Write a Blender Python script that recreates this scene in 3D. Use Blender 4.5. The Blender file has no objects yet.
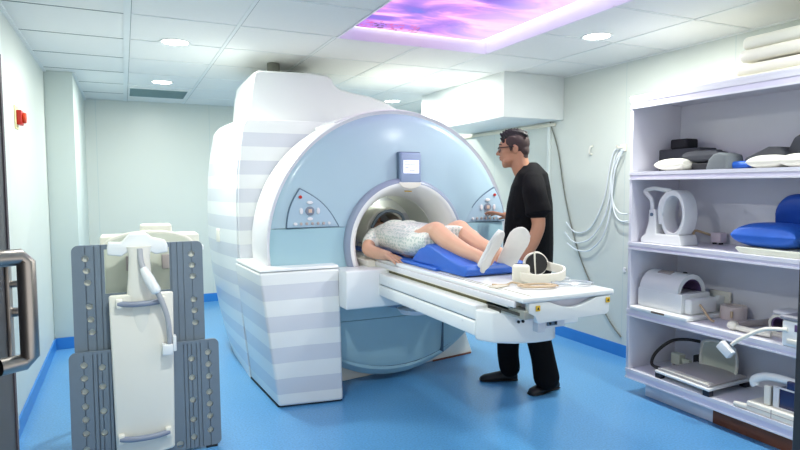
import bpy, bmesh, math, random
import numpy as np
from mathutils import Vector as V, Matrix
random.seed(5)
S = bpy.context.scene
C = S.collection
PI = math.pi
CAMH = 1.40
YAW, PITCH, ROLL, FPX = math.radians(25.22), math.radians(-3.755), math.radians(-0.231), 585.7

# ------------------------------------------------------------------ camera
cf = V((math.sin(YAW)*math.cos(PITCH), math.cos(YAW)*math.cos(PITCH), math.sin(PITCH)))
cr = V((math.cos(YAW), -math.sin(YAW), 0)); cu = cr.cross(cf)
r2 = cr*math.cos(ROLL) + cu*math.sin(ROLL); u2 = -cr*math.sin(ROLL) + cu*math.cos(ROLL)
cam = bpy.data.objects.new('camera', bpy.data.cameras.new('camera')); C.objects.link(cam)
M = Matrix((r2, u2, -cf)).transposed().to_4x4(); M.translation = (0, 0, CAMH)
cam.matrix_world = M
cam.data.sensor_width = 36; cam.data.lens = 36*FPX/800; cam.data.clip_start = 0.05
S.camera = cam

def at(px, py, ax, val):
    """the point of the plane ax = val seen at pixel (px, py)"""
    d = r2*((px-400)/FPX) + u2*(-(py-225)/FPX) + cf
    c = V((0, 0, CAMH)); t = (val-c[ax])/d[ax]
    return c + d*t

# ------------------------------------------------------------------ materials
def lin(h):
    if isinstance(h, str):
        v = [int(h[i:i+2], 16)/255 for i in (0, 2, 4)]
        return tuple((x/12.92 if x <= .04045 else ((x+.055)/1.055)**2.4) for x in v) + (1,)
    return tuple(h)+(1,)
MATS = {}
def mat(name, col, rough=.45, metal=0, noise=.04, nscale=6, bump=0, bscale=200, coat=0, trans=0, spec=.5, sub=0, alpha=1):
    if name in MATS: return MATS[name]
    m = bpy.data.materials.new(name); m.use_nodes = True; MATS[name] = m
    nt = m.node_tree; b = nt.nodes['Principled BSDF']; L = nt.links
    c = lin(col)
    tc = nt.nodes.new('ShaderNodeTexCoord')
    n = nt.nodes.new('ShaderNodeTexNoise'); n.inputs['Scale'].default_value = nscale; n.inputs['Detail'].default_value = 4
    L.new(tc.outputs['Object'], n.inputs['Vector'])
    mx = nt.nodes.new('ShaderNodeMix'); mx.data_type = 'RGBA'
    mx.inputs[6].default_value = tuple(x*(1-noise) for x in c[:3])+(1,)
    mx.inputs[7].default_value = tuple(min(1, x*(1+noise)) for x in c[:3])+(1,)
    L.new(n.outputs['Fac'], mx.inputs[0]); L.new(mx.outputs[2], b.inputs['Base Color'])
    b.inputs['Roughness'].default_value = rough; b.inputs['Metallic'].default_value = metal
    b.inputs['Coat Roughness'].default_value = .16; b.inputs['Coat Weight'].default_value = coat; b.inputs['Transmission Weight'].default_value = trans
    b.inputs['Specular IOR Level'].default_value = spec; b.inputs['Alpha'].default_value = alpha
    if sub:
        b.inputs['Subsurface Weight'].default_value = sub; b.inputs['Subsurface Radius'].default_value = (.02, .008, .004)
        b.inputs['Subsurface Scale'].default_value = 1
    if bump:
        n2 = nt.nodes.new('ShaderNodeTexNoise'); n2.inputs['Scale'].default_value = bscale
        L.new(tc.outputs['Object'], n2.inputs['Vector'])
        bp = nt.nodes.new('ShaderNodeBump'); bp.inputs['Strength'].default_value = bump; bp.inputs['Distance'].default_value = .003
        L.new(n2.outputs['Fac'], bp.inputs['Height']); L.new(bp.outputs[0], b.inputs['Normal'])
    return m
def nodes(m):
    nt = m.node_tree
    def N(t, **k):
        n = nt.nodes.new(t)
        for a, v in k.items(): setattr(n, a, v)
        return n
    return nt, N, nt.links, nt.nodes['Principled BSDF']
def mth(nt, op, a, b=None, c=None):
    n = nt.nodes.new('ShaderNodeMath'); n.operation = op
    for i, v in enumerate((a, b, c)):
        if v is None: continue
        if isinstance(v, (int, float)): n.inputs[i].default_value = v
        else: nt.links.new(v, n.inputs[i])
    return n.outputs[0]
def glow(name, col, strength):
    m = bpy.data.materials.new(name); m.use_nodes = True; b = m.node_tree.nodes['Principled BSDF']
    b.inputs['Base Color'].default_value = (.8, .8, .8, 1); b.inputs['Emission Color'].default_value = lin(col)
    b.inputs['Emission Strength'].default_value = strength; MATS[name] = m
    return m

white = mat('white_plastic', 'e9ecec', .28, noise=.015, coat=.3)
white2 = mat('cream_plastic', 'e6e4da', .35, noise=.02)
satin = mat('satin_silver_plastic', 'dfdfe3', .38, noise=.02)
gantry_blue = mat('pale_blue_plastic', 'abc6d4', .35, noise=.02, coat=.35)
gantry_teal = mat('lower_blue_plastic', 'a3c6d2', .5, noise=.02)
ring_blue = mat('grey_blue_trim', '8f9bb0', .35, noise=.03)
groove = mat('dark_groove', '5d7388', .6)
laminate = mat('white_laminate', 'dcdce6', .35, noise=.02)
lavender = mat('lavender_edge_strip', 'd6d2e6', .35, noise=.02)
wallm_col = 'cfd5cf'
coilgrey = mat('grey_coil_plastic', '6d7b88', .5, noise=.05, nscale=12)
coildark = mat('dark_gap', '2c323b', .6)
greyhandle = mat('grey_handle_plastic', '8890a2', .4)
steel = mat('brushed_steel', 'a39c97', .34, metal=1, noise=.1, nscale=40)
darkdoor = mat('dark_grey_door_paint', '2b2d33', .45, noise=.08)
blackrub = mat('black_rubber', '16171a', .55)
blackcloth = mat('black_scrub_cotton', '090a0e', .9, noise=.25, nscale=8, bump=.4, bscale=60, spec=.2)
blacktrous = mat('black_trouser_cotton', '08080a', .9, noise=.25, nscale=8, spec=.15)
skin_m = mat('tan_skin', 'b07f64', .5, noise=.06, nscale=14, sub=.05)
skin_w = mat('fair_skin', 'd6a78c', .5, noise=.06, nscale=12, sub=.05)
hairm = mat('black_hair', '15110f', .5, noise=.3, nscale=60, bump=.8, bscale=150)
fademat = mat('shaved_hair', '3c2c2a', .7, noise=.3, nscale=60)
bluevinyl = mat('royal_blue_vinyl', '2c66c8', .42, noise=.10, nscale=5, bump=.25, bscale=18)
bluecloth = mat('bright_blue_fabric', '2463c8', .5, noise=.14, nscale=9, bump=.5, bscale=30)
charcoal = mat('charcoal_foam', '45484f', .75, noise=.1, nscale=12, bump=.3)
blackfoam = mat('black_foam', '1d1e25', .8, noise=.1)
creamfoam = mat('cream_foam', 'e4e3d6', .7, noise=.03, bump=.2)
creampad = mat('cream_vinyl', 'e9e6da', .45, noise=.03)
beige = mat('beige_cable', 'c3ab8c', .5)
shoewhite = mat('white_shoe_sole', 'deddda', .6, noise=.10, nscale=16)
cabblack = mat('black_cable', '101114', .4)
clear = mat('clear_tubing', 'cfd8e0', .15, noise=.02, trans=.3)
bronze = mat('brown_kick_board', '7a452b', .5, noise=.1, nscale=10)
yellow = mat('yellow_label', 'e2b92c', .5)
redm = mat('red_switch', 'c02318', .35)
navy = mat('navy_window_plastic', '1d2352', .2, noise=.1, coat=.5)
violet = mat('violet_lining', '5c4672', .5, noise=.1)
glassm = mat('spectacle_lens', 'aab4bb', .05, alpha=.25)
seatwhite = mat('greenish_white_plastic', 'c9cdbf', .4, noise=.03)
padbeige = mat('warm_grey_pad', 'a9a09f', .6, noise=.03)
greytile = mat('grey_grille', '8fa6a6', .5)
concrete = mat('grey_button', 'b9bcc4', .4)

# striped shell: flat grey bands printed on white plastic, by height
def striped():
    m = mat('striped_white_shell', 'e9ecec', .28, coat=.3); nt, N, L, b = nodes(m)
    tc = N('ShaderNodeNewGeometry'); sx = N('ShaderNodeSeparateXYZ'); L.new(tc.outputs['Position'], sx.inputs[0])
    z = mth(nt, 'SUBTRACT', sx.outputs['Z'], .09)
    f = mth(nt, 'MODULO', mth(nt, 'ADD', z, 2.0), .2)
    s = mth(nt, 'LESS_THAN', f, .1)
    mx = N('ShaderNodeMix', data_type='RGBA'); mx.inputs[6].default_value = lin('e9ecec'); mx.inputs[7].default_value = lin('d2d6de')
    L.new(s, mx.inputs[0]); L.new(mx.outputs[2], b.inputs['Base Color'])
    return m
stripe = striped()

def wall_mat(name, axis, pitch, off, col=wallm_col):
    m = mat(name, col, .38, noise=.02, nscale=1.5); nt, N, L, b = nodes(m)
    old = b.inputs['Base Color'].links[0].from_socket
    g = N('ShaderNodeNewGeometry'); sx = N('ShaderNodeSeparateXYZ'); L.new(g.outputs['Position'], sx.inputs[0])
    f = mth(nt, 'MODULO', mth(nt, 'ADD', sx.outputs[axis], off+40*pitch), pitch)
    s = mth(nt, 'LESS_THAN', f, .008)
    mx = N('ShaderNodeMix', data_type='RGBA'); L.new(old, mx.inputs[6]); mx.inputs[7].default_value = lin('c3cecb')
    L.new(s, mx.inputs[0]); L.new(mx.outputs[2], b.inputs['Base Color'])
    return m

def floor_mat():
    m = mat('blue_vinyl_floor', '4a90cc', .32, noise=.0, coat=.15); nt, N, L, b = nodes(m)
    tc = N('ShaderNodeTexCoord')
    n1 = N('ShaderNodeTexNoise'); n1.inputs['Scale'].default_value = 1.3; n1.inputs['Detail'].default_value = 3
    n2 = N('ShaderNodeTexNoise'); n2.inputs['Scale'].default_value = 90; n2.inputs['Detail'].default_value = 5
    L.new(tc.outputs['Object'], n1.inputs[0]); L.new(tc.outputs['Object'], n2.inputs[0])
    mx = N('ShaderNodeMix', data_type='RGBA'); mx.inputs[6].default_value = lin('4f93cc'); mx.inputs[7].default_value = lin('649fcd')
    L.new(n1.outputs['Fac'], mx.inputs[0])
    mr = N('ShaderNodeMapRange'); mr.inputs[1].default_value = .35; mr.inputs[2].default_value = .65; mr.inputs[3].default_value = .86; mr.inputs[4].default_value = 1.14
    L.new(n2.outputs['Fac'], mr.inputs[0])
    mm = N('ShaderNodeMix', data_type='RGBA', blend_type='MULTIPLY'); mm.inputs[0].default_value = 1
    L.new(mx.outputs[2], mm.inputs[6]); L.new(mr.outputs[0], mm.inputs[7])
    # weld seam of the sheet vinyl
    L.new(mm.outputs[2], b.inputs['Base Color'])
    return m
floorm = floor_mat()
baseblue = mat('blue_vinyl_skirting', '2f7fcc', .35, noise=.04)

def ceil_mat():
    m = mat('ceiling_tile', 'e8e8e4', .8, noise=.02, nscale=60, bump=.3, bscale=120); return m
ceilm = ceil_mat()
gridm = mat('white_ceiling_bar', 'e3e6e4', .5)
gapm = mat('ceiling_gap', '7b8380', .8)

def sky_print():
    m = bpy.data.materials.new('backlit_sunset_print'); m.use_nodes = True; MATS['print'] = m
    nt, N, L, b = nodes(m)
    g = N('ShaderNodeNewGeometry'); mp = N('ShaderNodeMapping'); L.new(g.outputs['Position'], mp.inputs[0])
    mp.inputs['Scale'].default_value = (1.0, 2.2, 1); mp.inputs['Rotation'].default_value = (0, 0, .5)
    n1 = N('ShaderNodeTexNoise'); n1.inputs['Scale'].default_value = 1.7; n1.inputs['Detail'].default_value = 6; n1.inputs['Distortion'].default_value = .7
    L.new(mp.outputs[0], n1.inputs[0])
    cr_ = N('ShaderNodeValToRGB'); e = cr_.color_ramp.elements
    e[0].position = .28; e[0].color = lin('3f4fc8'); e[1].position = .76; e[1].color = lin('fff2fb')
    for p, c in ((.40, '7b4fc4'), (.48, 'a86ad0'), (.54, 'd98ad2'), (.60, 'f2b6da'), (.66, 'c9a4ee')):
        x = e.new(p); x.color = lin(c)
    L.new(n1.outputs['Fac'], cr_.inputs[0])
    sx = N('ShaderNodeSeparateXYZ'); L.new(g.outputs['Position'], sx.inputs[0])
    # pale cloud bank to one side of the picture
    mr = N('ShaderNodeMapRange'); mr.inputs[1].default_value = 1.95; mr.inputs[2].default_value = 2.4; mr.inputs[3].default_value = 0; mr.inputs[4].default_value = .75
    L.new(sx.outputs['X'], mr.inputs[0])
    mx = N('ShaderNodeMix', data_type='RGBA'); mx.inputs[7].default_value = lin('dcc6ff')
    L.new(mr.outputs[0], mx.inputs[0]); L.new(cr_.outputs[0], mx.inputs[6])
    # blossom branches in the far left corner
    vo = N('ShaderNodeTexVoronoi'); vo.inputs['Scale'].default_value = 34; L.new(g.outputs['Position'], vo.inputs[0])
    n3 = N('ShaderNodeTexNoise'); n3.inputs['Scale'].default_value = 9; L.new(g.outputs['Position'], n3.inputs[0])
    dx = mth(nt, 'SUBTRACT', sx.outputs['X'], 1.62); dy = mth(nt, 'SUBTRACT', sx.outputs['Y'], 3.66)
    dd = mth(nt, 'SQRT', mth(nt, 'ADD', mth(nt, 'MULTIPLY', dx, dx), mth(nt, 'MULTIPLY', mth(nt, 'MULTIPLY', dy, dy), 7)))
    near = mth(nt, 'LESS_THAN', mth(nt, 'ADD', dd, mth(nt, 'MULTIPLY', n3.outputs['Fac'], .35)), .47)
    dots = mth(nt, 'LESS_THAN', vo.outputs['Distance'], .42)
    k = mth(nt, 'MULTIPLY', near, dots)
    cc = N('ShaderNodeMix', data_type='RGBA'); cc.inputs[6].default_value = lin('c0449c'); cc.inputs[7].default_value = lin('4a3560')
    L.new(mth(nt, 'GREATER_THAN', n3.outputs['Fac'], .5), cc.inputs[0])
    m3 = N('ShaderNodeMix', data_type='RGBA'); L.new(k, m3.inputs[0]); L.new(mx.outputs[2], m3.inputs[6]); L.new(cc.outputs[2], m3.inputs[7])
    b.inputs['Base Color'].default_value = (.05, .05, .05, 1)
    L.new(m3.outputs[2], b.inputs['Emission Color']); b.inputs['Emission Strength'].default_value = 1.0
    return m
printm = sky_print()
covem = glow('lit_cove', 'f0e4ff', 1.4)
lampm = glow('lamp_diffuser', 'ffffff', 9)
screenm = glow('screen_glow', 'd3d9fa', .8)

def gown_mat():
    m = mat('printed_gown_cotton', 'e6e6dc', .85, noise=.02, spec=.2); nt, N, L, b = nodes(m)
    tc = N('ShaderNodeTexCoord'); vo = N('ShaderNodeTexVoronoi'); vo.inputs['Scale'].default_value = 46; vo.inputs['Randomness'].default_value = .45
    L.new(tc.outputs['Object'], vo.inputs[0])
    mx = N('ShaderNodeMix', data_type='RGBA'); mx.inputs[6].default_value = lin('e9e9e1'); mx.inputs[7].default_value = lin('c3cec6')
    L.new(mth(nt, 'LESS_THAN', vo.outputs['Distance'], .42), mx.inputs[0]); L.new(mx.outputs[2], b.inputs['Base Color'])
    n = N('ShaderNodeTexNoise'); n.inputs['Scale'].default_value = 9; L.new(tc.outputs['Object'], n.inputs[0])
    bp = N('ShaderNodeBump'); bp.inputs['Strength'].default_value = .6; bp.inputs['Distance'].default_value = .02
    L.new(n.outputs['Fac'], bp.inputs['Height']); L.new(bp.outputs[0], b.inputs['Normal'])
    return m
gownm = gown_mat()

# ------------------------------------------------------------------ mesh helpers
class MB:
    def __init__(s): s.v = []; s.f = []; s.mi = []; s.cur = 0
    def add(s, vs, fs):
        o = len(s.v); s.v += [tuple(x) for x in vs]; s.f += [tuple(o+i for i in f) for f in fs]; s.mi += [s.cur]*len(fs); return s
    def hexa(s, p):   # 8 corners: bottom 4 ccw, top 4 ccw
        return s.add(p, [(3,2,1,0),(4,5,6,7),(0,1,5,4),(1,2,6,5),(2,3,7,6),(3,0,4,7)])
    def box(s, x0, x1, y0, y1, z0, z1):
        return s.hexa([(x0,y0,z0),(x1,y0,z0),(x1,y1,z0),(x0,y1,z0),(x0,y0,z1),(x1,y0,z1),(x1,y1,z1),(x0,y1,z1)])
    def obox(s, c, d, rz=0, rx=0, ry=0):
        R = Matrix.Rotation(rz, 3, 'Z') @ Matrix.Rotation(ry, 3, 'Y') @ Matrix.Rotation(rx, 3, 'X'); c = V(c)
        a, b, h = d[0]/2, d[1]/2, d[2]/2
        return s.hexa([c+R@V(q) for q in [(-a,-b,-h),(a,-b,-h),(a,b,-h),(-a,b,-h),(-a,-b,h),(a,-b,h),(a,b,h),(-a,b,h)]])
    def prism(s, pts, ax, d0, d1):
        """2-D outline extruded along axis ax from d0 to d1"""
        def P(q, d):
            l = list(q); l.insert(ax, d); return tuple(l)
        n = len(pts); vs = [P(q, d0) for q in pts] + [P(q, d1) for q in pts]
        fs = [tuple(range(n))[::-1], tuple(range(n, 2*n))] + [(i, (i+1) % n, n+(i+1) % n, n+i) for i in range(n)]
        return s.add(vs, fs)
    def loft(s, rings, caps=True, closed=True):
        n = len(rings[0]); vs = [p for r in rings for p in r]; fs = []
        for k in range(len(rings)-1):
            for i in range(n if closed else n-1):
                j = (i+1) % n; fs.append((k*n+i, k*n+j, (k+1)*n+j, (k+1)*n+i))
        if caps: fs += [tuple(range(n))[::-1], tuple(range((len(rings)-1)*n, len(rings)*n))]
        return s.add(vs, fs)
    def lathe(s, prof, c, axis='Z', n=40, a0=0, a1=2*PI):
        """prof = [(r, h)]; closed profile ring when first == last"""
        full = abs(a1-a0-2*PI) < 1e-6; c = V(c); vs = []; m = len(prof)
        k = n if full else n+1
        for i in range(k):
            a = a0+(a1-a0)*i/n; ca, sa = math.cos(a), math.sin(a)
            for r, h in prof:
                q = {'Z': (r*ca, r*sa, h), 'Y': (r*ca, h, r*sa), 'X': (h, r*ca, r*sa)}[axis]; vs.append(c+V(q))
        fs = []
        for i in range(n):
            j = (i+1) % k
            for p in range(m-1): fs.append((i*m+p, j*m+p, j*m+p+1, i*m+p+1))
        if not full:
            fs += [tuple(range(m)), tuple(range((k-1)*m, k*m))[::-1]]
        return s.add(vs, fs)
    def disc(s, c, r, h, axis='Z', n=32):
        return s.lathe([(0.0001, 0), (r, 0), (r, h), (0.0001, h)], c, axis, n)
    def ell(s, c, r, rot=None, n=16):
        c = V(c); rings = []
        for i in range(1, n):
            t = PI*i/n; ring = []
            for j in range(2*n):
                a = PI*j/n; q = V((r[0]*math.sin(t)*math.cos(a), r[1]*math.sin(t)*math.sin(a), r[2]*math.cos(t)))
                if rot is not None: q = rot @ q
                ring.append(c+q)
            rings.append(ring[::-1])
        return s.loft(rings)
    def tube(s, pts, r, n=10, smooth=0, caps=True):
        """pts polyline; r number or list"""
        pts = [V(p) for p in pts]; rs = r if isinstance(r, (list, tuple)) else [r]*len(pts)
        if smooth:
            pts, rs = catmull(pts, rs, smooth)
        rings = []; prev = None
        for i, p in enumerate(pts):
            t = (pts[min(i+1, len(pts)-1)]-pts[max(i-1, 0)])
            if t.length < 1e-9: t = V((0, 0, 1))
            t.normalize()
            if prev is None:
                a = V((0, 0, 1)) if abs(t.z) < .9 else V((1, 0, 0)); u = a.cross(t).normalized()
            else:
                u = (prev - t*prev.dot(t)).normalized()
            prev = u; w = t.cross(u)
            rings.append([p+(u*math.cos(2*PI*j/n)+w*math.sin(2*PI*j/n))*rs[i] for j in range(n)])
        return s.loft(rings, caps)
    def limb(s, pts, n=14):
        """tapered capsule chain for voxel union: (x,y,z,r)"""
        P = [V(p[:3]) for p in pts]; R = [p[3] for p in pts]
        P2, R2 = catmull(P, R, 4) if len(P) > 2 else (P, R)
        s.tube(P2, R2, n)
        s.ell(P2[0], (R2[0],)*3, n=8); s.ell(P2[-1], (R2[-1],)*3, n=8)
        for p, r in zip(P2[1:-1], R2[1:-1]): s.ell(p, (r*.98,)*3, n=6)
        return s
def catmull(P, R, k):
    o, q = [], []
    for i in range(len(P)-1):
        p0, p1, p2, p3 = P[max(i-1, 0)], P[i], P[i+1], P[min(i+2, len(P)-1)]
        for j in range(k):
            t = j/k
            o.append(.5*((2*p1)+(p2-p0)*t+(2*p0-5*p1+4*p2-p3)*t*t+(3*p1-p0-3*p2+p3)*t**3)); q.append(R[i]*(1-t)+R[i+1]*t)
    o.append(P[-1]); q.append(R[-1]); return o, q

def empty(name, loc, label, cat, group=None):
    o = bpy.data.objects.new(name, None); C.objects.link(o); o.location = loc; o.empty_display_size = .1
    tag(o, label, cat, group); return o
def tag(o, label=None, cat=None, group=None, kind=None):
    for k, v in (('label', label), ('category', cat), ('group', group), ('kind', kind)):
        if v: o[k] = v
    return o
def world_of(o):
    m = Matrix.Translation(o.location)
    return m
def obj(name, mb, m, parent=None, bevel=0, smooth=False, seg=3, label=None, sub=0, auto=35, voxel=0, sm=0):
    me = bpy.data.meshes.new(name); me.from_pydata(mb.v, [], mb.f)
    ms = m if isinstance(m, (list, tuple)) else [m]
    for x in ms: me.materials.append(x)
    me.polygons.foreach_set('material_index', mb.mi)
    b = bmesh.new(); b.from_mesh(me)
    if not voxel: bmesh.ops.remove_doubles(b, verts=b.verts, dist=1e-5)
    bmesh.ops.recalc_face_normals(b, faces=b.faces); b.to_mesh(me); b.free(); me.update()
    o = bpy.data.objects.new(name, me); C.objects.link(o)
    if bevel:
        md = o.modifiers.new('bevel', 'BEVEL'); md.width = bevel; md.segments = seg; md.limit_method = 'ANGLE'; md.angle_limit = math.radians(30)
    if sub:
        md = o.modifiers.new('sub', 'SUBSURF'); md.levels = sub; md.render_levels = sub
    if voxel:
        md = o.modifiers.new('re', 'REMESH'); md.mode = 'VOXEL'; md.voxel_size = voxel
        if sm:
            md = o.modifiers.new('sm', 'SMOOTH'); md.iterations = sm; md.factor = .5
    if bevel or sub or voxel:
        dg = bpy.context.evaluated_depsgraph_get(); ne = bpy.data.meshes.new_from_object(o.evaluated_get(dg))
        o.modifiers.clear(); o.data = ne; bpy.data.meshes.remove(me); me = ne; me.name = name
        if voxel:
            me.materials.clear()
            for x in ms: me.materials.append(x)
    if smooth or bevel or sub or voxel:
        me.polygons.foreach_set('use_smooth', [True]*len(me.polygons))
        if not (voxel or sub): me.set_sharp_from_angle(angle=math.radians(auto))
    if parent is not None:
        # children are modelled in world space; their thing's base may be anywhere
        p = parent; loc = V((0, 0, 0))
        while p is not None:
            loc += p.matrix_parent_inverse.translation + p.location if p.parent else p.location; p = p.parent
        o.parent = parent; o.matrix_parent_inverse = Matrix.Translation(-loc)
    if label: o['label'] = label
    return o
def struct(name, mb, m, parent=None, label=None, cat=None, **k):
    o = obj(name, mb, m, parent, **k)
    o['kind'] = 'structure'
    if label: o['label'] = label
    if cat: o['category'] = cat
    return o
def dup(root, delta, label=None, group=None, rz=0):
    r = root.copy(); C.objects.link(r); r.location = root.location + V(delta)
    r.rotation_euler.z += rz
    if label: r['label'] = label
    if group: r['group'] = group
    for ch in list(root.children):
        c = ch.copy(); C.objects.link(c); c.parent = r; c.matrix_parent_inverse = ch.matrix_parent_inverse.copy()
        for g in list(ch.children):
            d = g.copy(); C.objects.link(d); d.parent = c; d.matrix_parent_inverse = g.matrix_parent_inverse.copy()
    return r

# ------------------------------------------------------------------ room shell
XL, XR, YB, ZC = -.58, 3.66, 7.45, 2.39
YF = -.6
struct('floor', MB().box(XL-.1, XR+.1, YF, YB+.1, -.1, 0), floorm, label='blue speckled vinyl floor', cat='floor')
struct('wall_left', MB().box(XL-.1, XL, YF, YB, 0, ZC+.2), wall_mat('wall_left_panels', 'Y', 1.22, .93), label='pale panelled wall along the left side', cat='wall')
struct('wall_back', MB().box(XL-.1, XR+.1, YB, YB+.1, 0, ZC+.2), wall_mat('wall_back_panels', 'X', 1.22, .26), label='pale far wall behind the scanner', cat='wall')
struct('wall_right', MB().box(XR, XR+.1, YF, YB, 0, ZC+.2), wall_mat('wall_right_panels', 'Y', .92, .17), label='pale panelled wall behind the shelving', cat='wall')
struct('baseboard_left', MB().box(XL, XL+.012, YF, 5.8, 0, .10), baseblue, label='blue skirting under the left wall', cat='skirting')
struct('baseboard_back', MB().box(-.3, XR, YB-.012, YB, 0, .10), baseblue, label='blue skirting under the far wall', cat='skirting')
struct('baseboard_right', MB().box(XR-.012, XR, YF, YB, 0, .10), baseblue, label='blue skirting under the right wall', cat='skirting')
# column in the far left corner
struct('trim_1', MB().box(XL, -.365, 5.8, YB, 0, ZC), wall_mat('column_panels', 'X', 3, 1.5, 'c9d4d0'), bevel=.004, label='boxed column in the far left corner', cat='column')
struct('trim_2', MB().box(XL+.0, -.353, 5.788, 5.8, 0, .10).box(-.365, -.353, 5.8, YB, 0, .10), baseblue, label='blue skirting round the boxed column', cat='skirting')
# soffit box at the right wall
struct('trim_3', MB().box(3.0, XR, 4.25, 5.80, 2.0, ZC), mat('soffit_paint', 'e2e7e5', .5), bevel=.004, label='boxed white ceiling duct above the technician', cat='duct')
struct('trim_4', MB().box(XR-.03, XR, 4.35, 6.8, 1.955, 1.985), mat('trunking_cream', 'dcd8c6', .5), bevel=.003, label='cream trunking under the boxed duct', cat='trunking')
# ceiling with the opening of the light panel
PX0, PX1, PY0, PY1 = 1.32, 2.48, 1.9, 3.75
cb = MB()
g_ = .014
cb.box(XL-.1, PX0-g_, YF, YB+.1, ZC, ZC+.05); cb.box(PX1+g_, XR+.1, YF, YB+.1, ZC, ZC+.05)
cb.box(PX0-g_, PX1+g_, PY1+g_, YB+.1, ZC, ZC+.05); cb.box(PX0-g_, PX1+g_, YF, PY0-g_, ZC, ZC+.05)
struct('ceiling', cb, ceilm, label='suspended ceiling of white tiles', cat='ceiling')
struct('wall_front', MB().box(XL-.1, XL+.1, YF-.1, YF, 0, ZC).box(2.6, XR+.1, YF-.1, YF, 0, ZC).box(XL, 2.6, YF-.1, YF, 2.1, ZC+.1), mat('front_wall_paint', wallm_col, .5), label='wall round the doorway behind the viewpoint', cat='wall')
gb = MB(); gd = MB()
xs = [.05, .67, 1.30, 1.92, 2.50, 3.12]; ys = [4.375+.63*k for k in range(-7, 5)]
def inpanel(x, y): return PX0-.02 < x < PX1+.02 and PY0-.02 < y < PY1+.02
for x in xs:
    w = .019 if x < .1 else .011
    segs = [(YF, PY0), (PY1, YB)] if PX0-.03 < x < PX1+.03 else [(YF, YB)]
    for a, b2 in segs:
        gb.box(x-w, x+w, a, b2, ZC-.004, ZC+.001); gd.box(x+w, x+w+.003, a, b2, ZC-.003, ZC+.001)
for y in ys:
    segs = [(XL, PX0), (PX1, XR)] if PY0 < y < PY1 else [(XL, XR)]
    for a, b2 in segs:
        gd.box(a, b2, y, y+.004, ZC-.003, ZC+.001); gb.box(max(a, .07), b2, y-.012, y, ZC-.004, ZC+.001)
gb.box(XL, XL+.02, YF, 5.8, ZC-.012, ZC); gb.box(-.365, -.345, 5.8, YB, ZC-.012, ZC); gb.box(XR-.015, XR, YF, YB, ZC-.01, ZC)
struct('trim_5', gb, gridm, label='white bars between the ceiling tiles', cat='ceiling bars')
struct('trim_6', gd, gapm, label='shadow gaps between the ceiling tiles', cat='ceiling gaps')

# sky light panel
lp = empty('ceiling_light_panel', (1.9, 2.85, ZC), 'recessed ceiling light panel printed with a purple and pink sunset sky', 'light panel')
h = .08
obj('panel_frame', MB().box(PX0-.012, PX0, PY0-.012, PY1+.012, ZC-.006, ZC+h).box(PX1, PX1+.012, PY0-.012, PY1+.012, ZC-.006, ZC+h)
    .box(PX0, PX1, PY1, PY1+.012, ZC-.006, ZC+h).box(PX0, PX1, PY0-.012, PY0, ZC-.006, ZC+h), mat('lavender_white_frame', 'e8e6ee', .5), lp)
obj('lit_edge', MB().box(PX0, PX0+.02, PY0, PY1, ZC+h, ZC+h+.01).box(PX1-.07, PX1, PY0, PY1, ZC+h, ZC+h+.01)
    .box(PX0+.02, PX1-.07, PY1-.025, PY1, ZC+h, ZC+h+.01).box(PX0+.02, PX1-.07, PY0, PY0+.05, ZC+h, ZC+h+.01), covem, lp, label='glowing white border of the panel')
obj('printed_diffuser', MB().box(PX0+.02, PX1-.07, PY0+.05, PY1-.025, ZC+h-.004, ZC+h+.01), printm, lp)
obj('housing', MB().box(PX0-.02, PX1+.02, PY0-.02, PY1+.02, ZC+h+.012, ZC+h+.03), gridm, lp)
def area(name, loc, sx, sy, energy, col, rx=0, shape='RECTANGLE', spread=None):
    l = bpy.data.lights.new(name, 'AREA'); l.shape = shape; l.size = sx; l.size_y = sy; l.energy = energy; l.color = col
    if spread: l.spread = spread
    o = bpy.data.objects.new(name, l); C.objects.link(o); o.location = loc; o.rotation_euler.x = rx; return o

# downlights
dl0 = empty('ceiling_downlight', (.35, 4.33, ZC), 'round recessed downlight nearest on the left half of the ceiling', 'ceiling light')
obj('trim_ring', MB().lathe([(.085, 0), (.10, 0), (.10, -.008), (.085, -.004), (.085, 0)], (.35, 4.33, ZC), n=40), gridm, dl0, smooth=True)
obj('diffuser', MB().disc((.35, 4.33, ZC-.003), .085, .006, n=40), lampm, dl0)
lamps = [(.35, 4.33), (.36, 6.0), (2.87, 3.02), (2.85, 6.25), (2.76, 4.85), (.35, 2.1), (2.87, 1.2)]
names = ['round recessed downlight at the left, nearest above the grey coil stand', 'smaller looking round downlight near the far left wall, in front of the ceiling vent',
         'round recessed downlight right of the purple sky panel', 'round downlight over the back of the scanner, just above its blue disc',
         'round downlight close to the left face of the boxed white duct',
         'round downlight left, behind the viewpoint', 'round downlight right, above the near shelving']
for i, ((x, y), nm) in enumerate(zip(lamps, names)):
    if i == 0: dl0['label'] = nm; dl0['group'] = 'ceiling downlights'
    else: dup(dl0, (x-.35, y-4.33, 0), nm, 'ceiling downlights')
    area('downlight_beam', (x, y, ZC-.02), .16, .16, 12 if i == 4 else 21 if y > 3.5 else 19, (.98, 1, .93), shape='DISK')

vent = empty('ceiling_vent', (.36, 6.72, ZC), 'grey rectangular ceiling grille at the far left of the ceiling', 'vent')
obj('vent_frame', MB().box(.075, .645, 6.42, 6.44, ZC-.01, ZC).box(.075, .645, 7.0, 7.02, ZC-.01, ZC).box(.075, .09, 6.44, 7.0, ZC-.01, ZC).box(.63, .645, 6.44, 7.0, ZC-.01, ZC), gridm, vent)
vb = MB()
for k in range(18): vb.obox((.36, 6.455+k*.031, ZC-.005), (.54, .022, .003), rx=.5)
vb.box(.09, .63, 6.44, 7.0, ZC-.002, ZC-.0005)
obj('grille', vb, greytile, vent)

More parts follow.
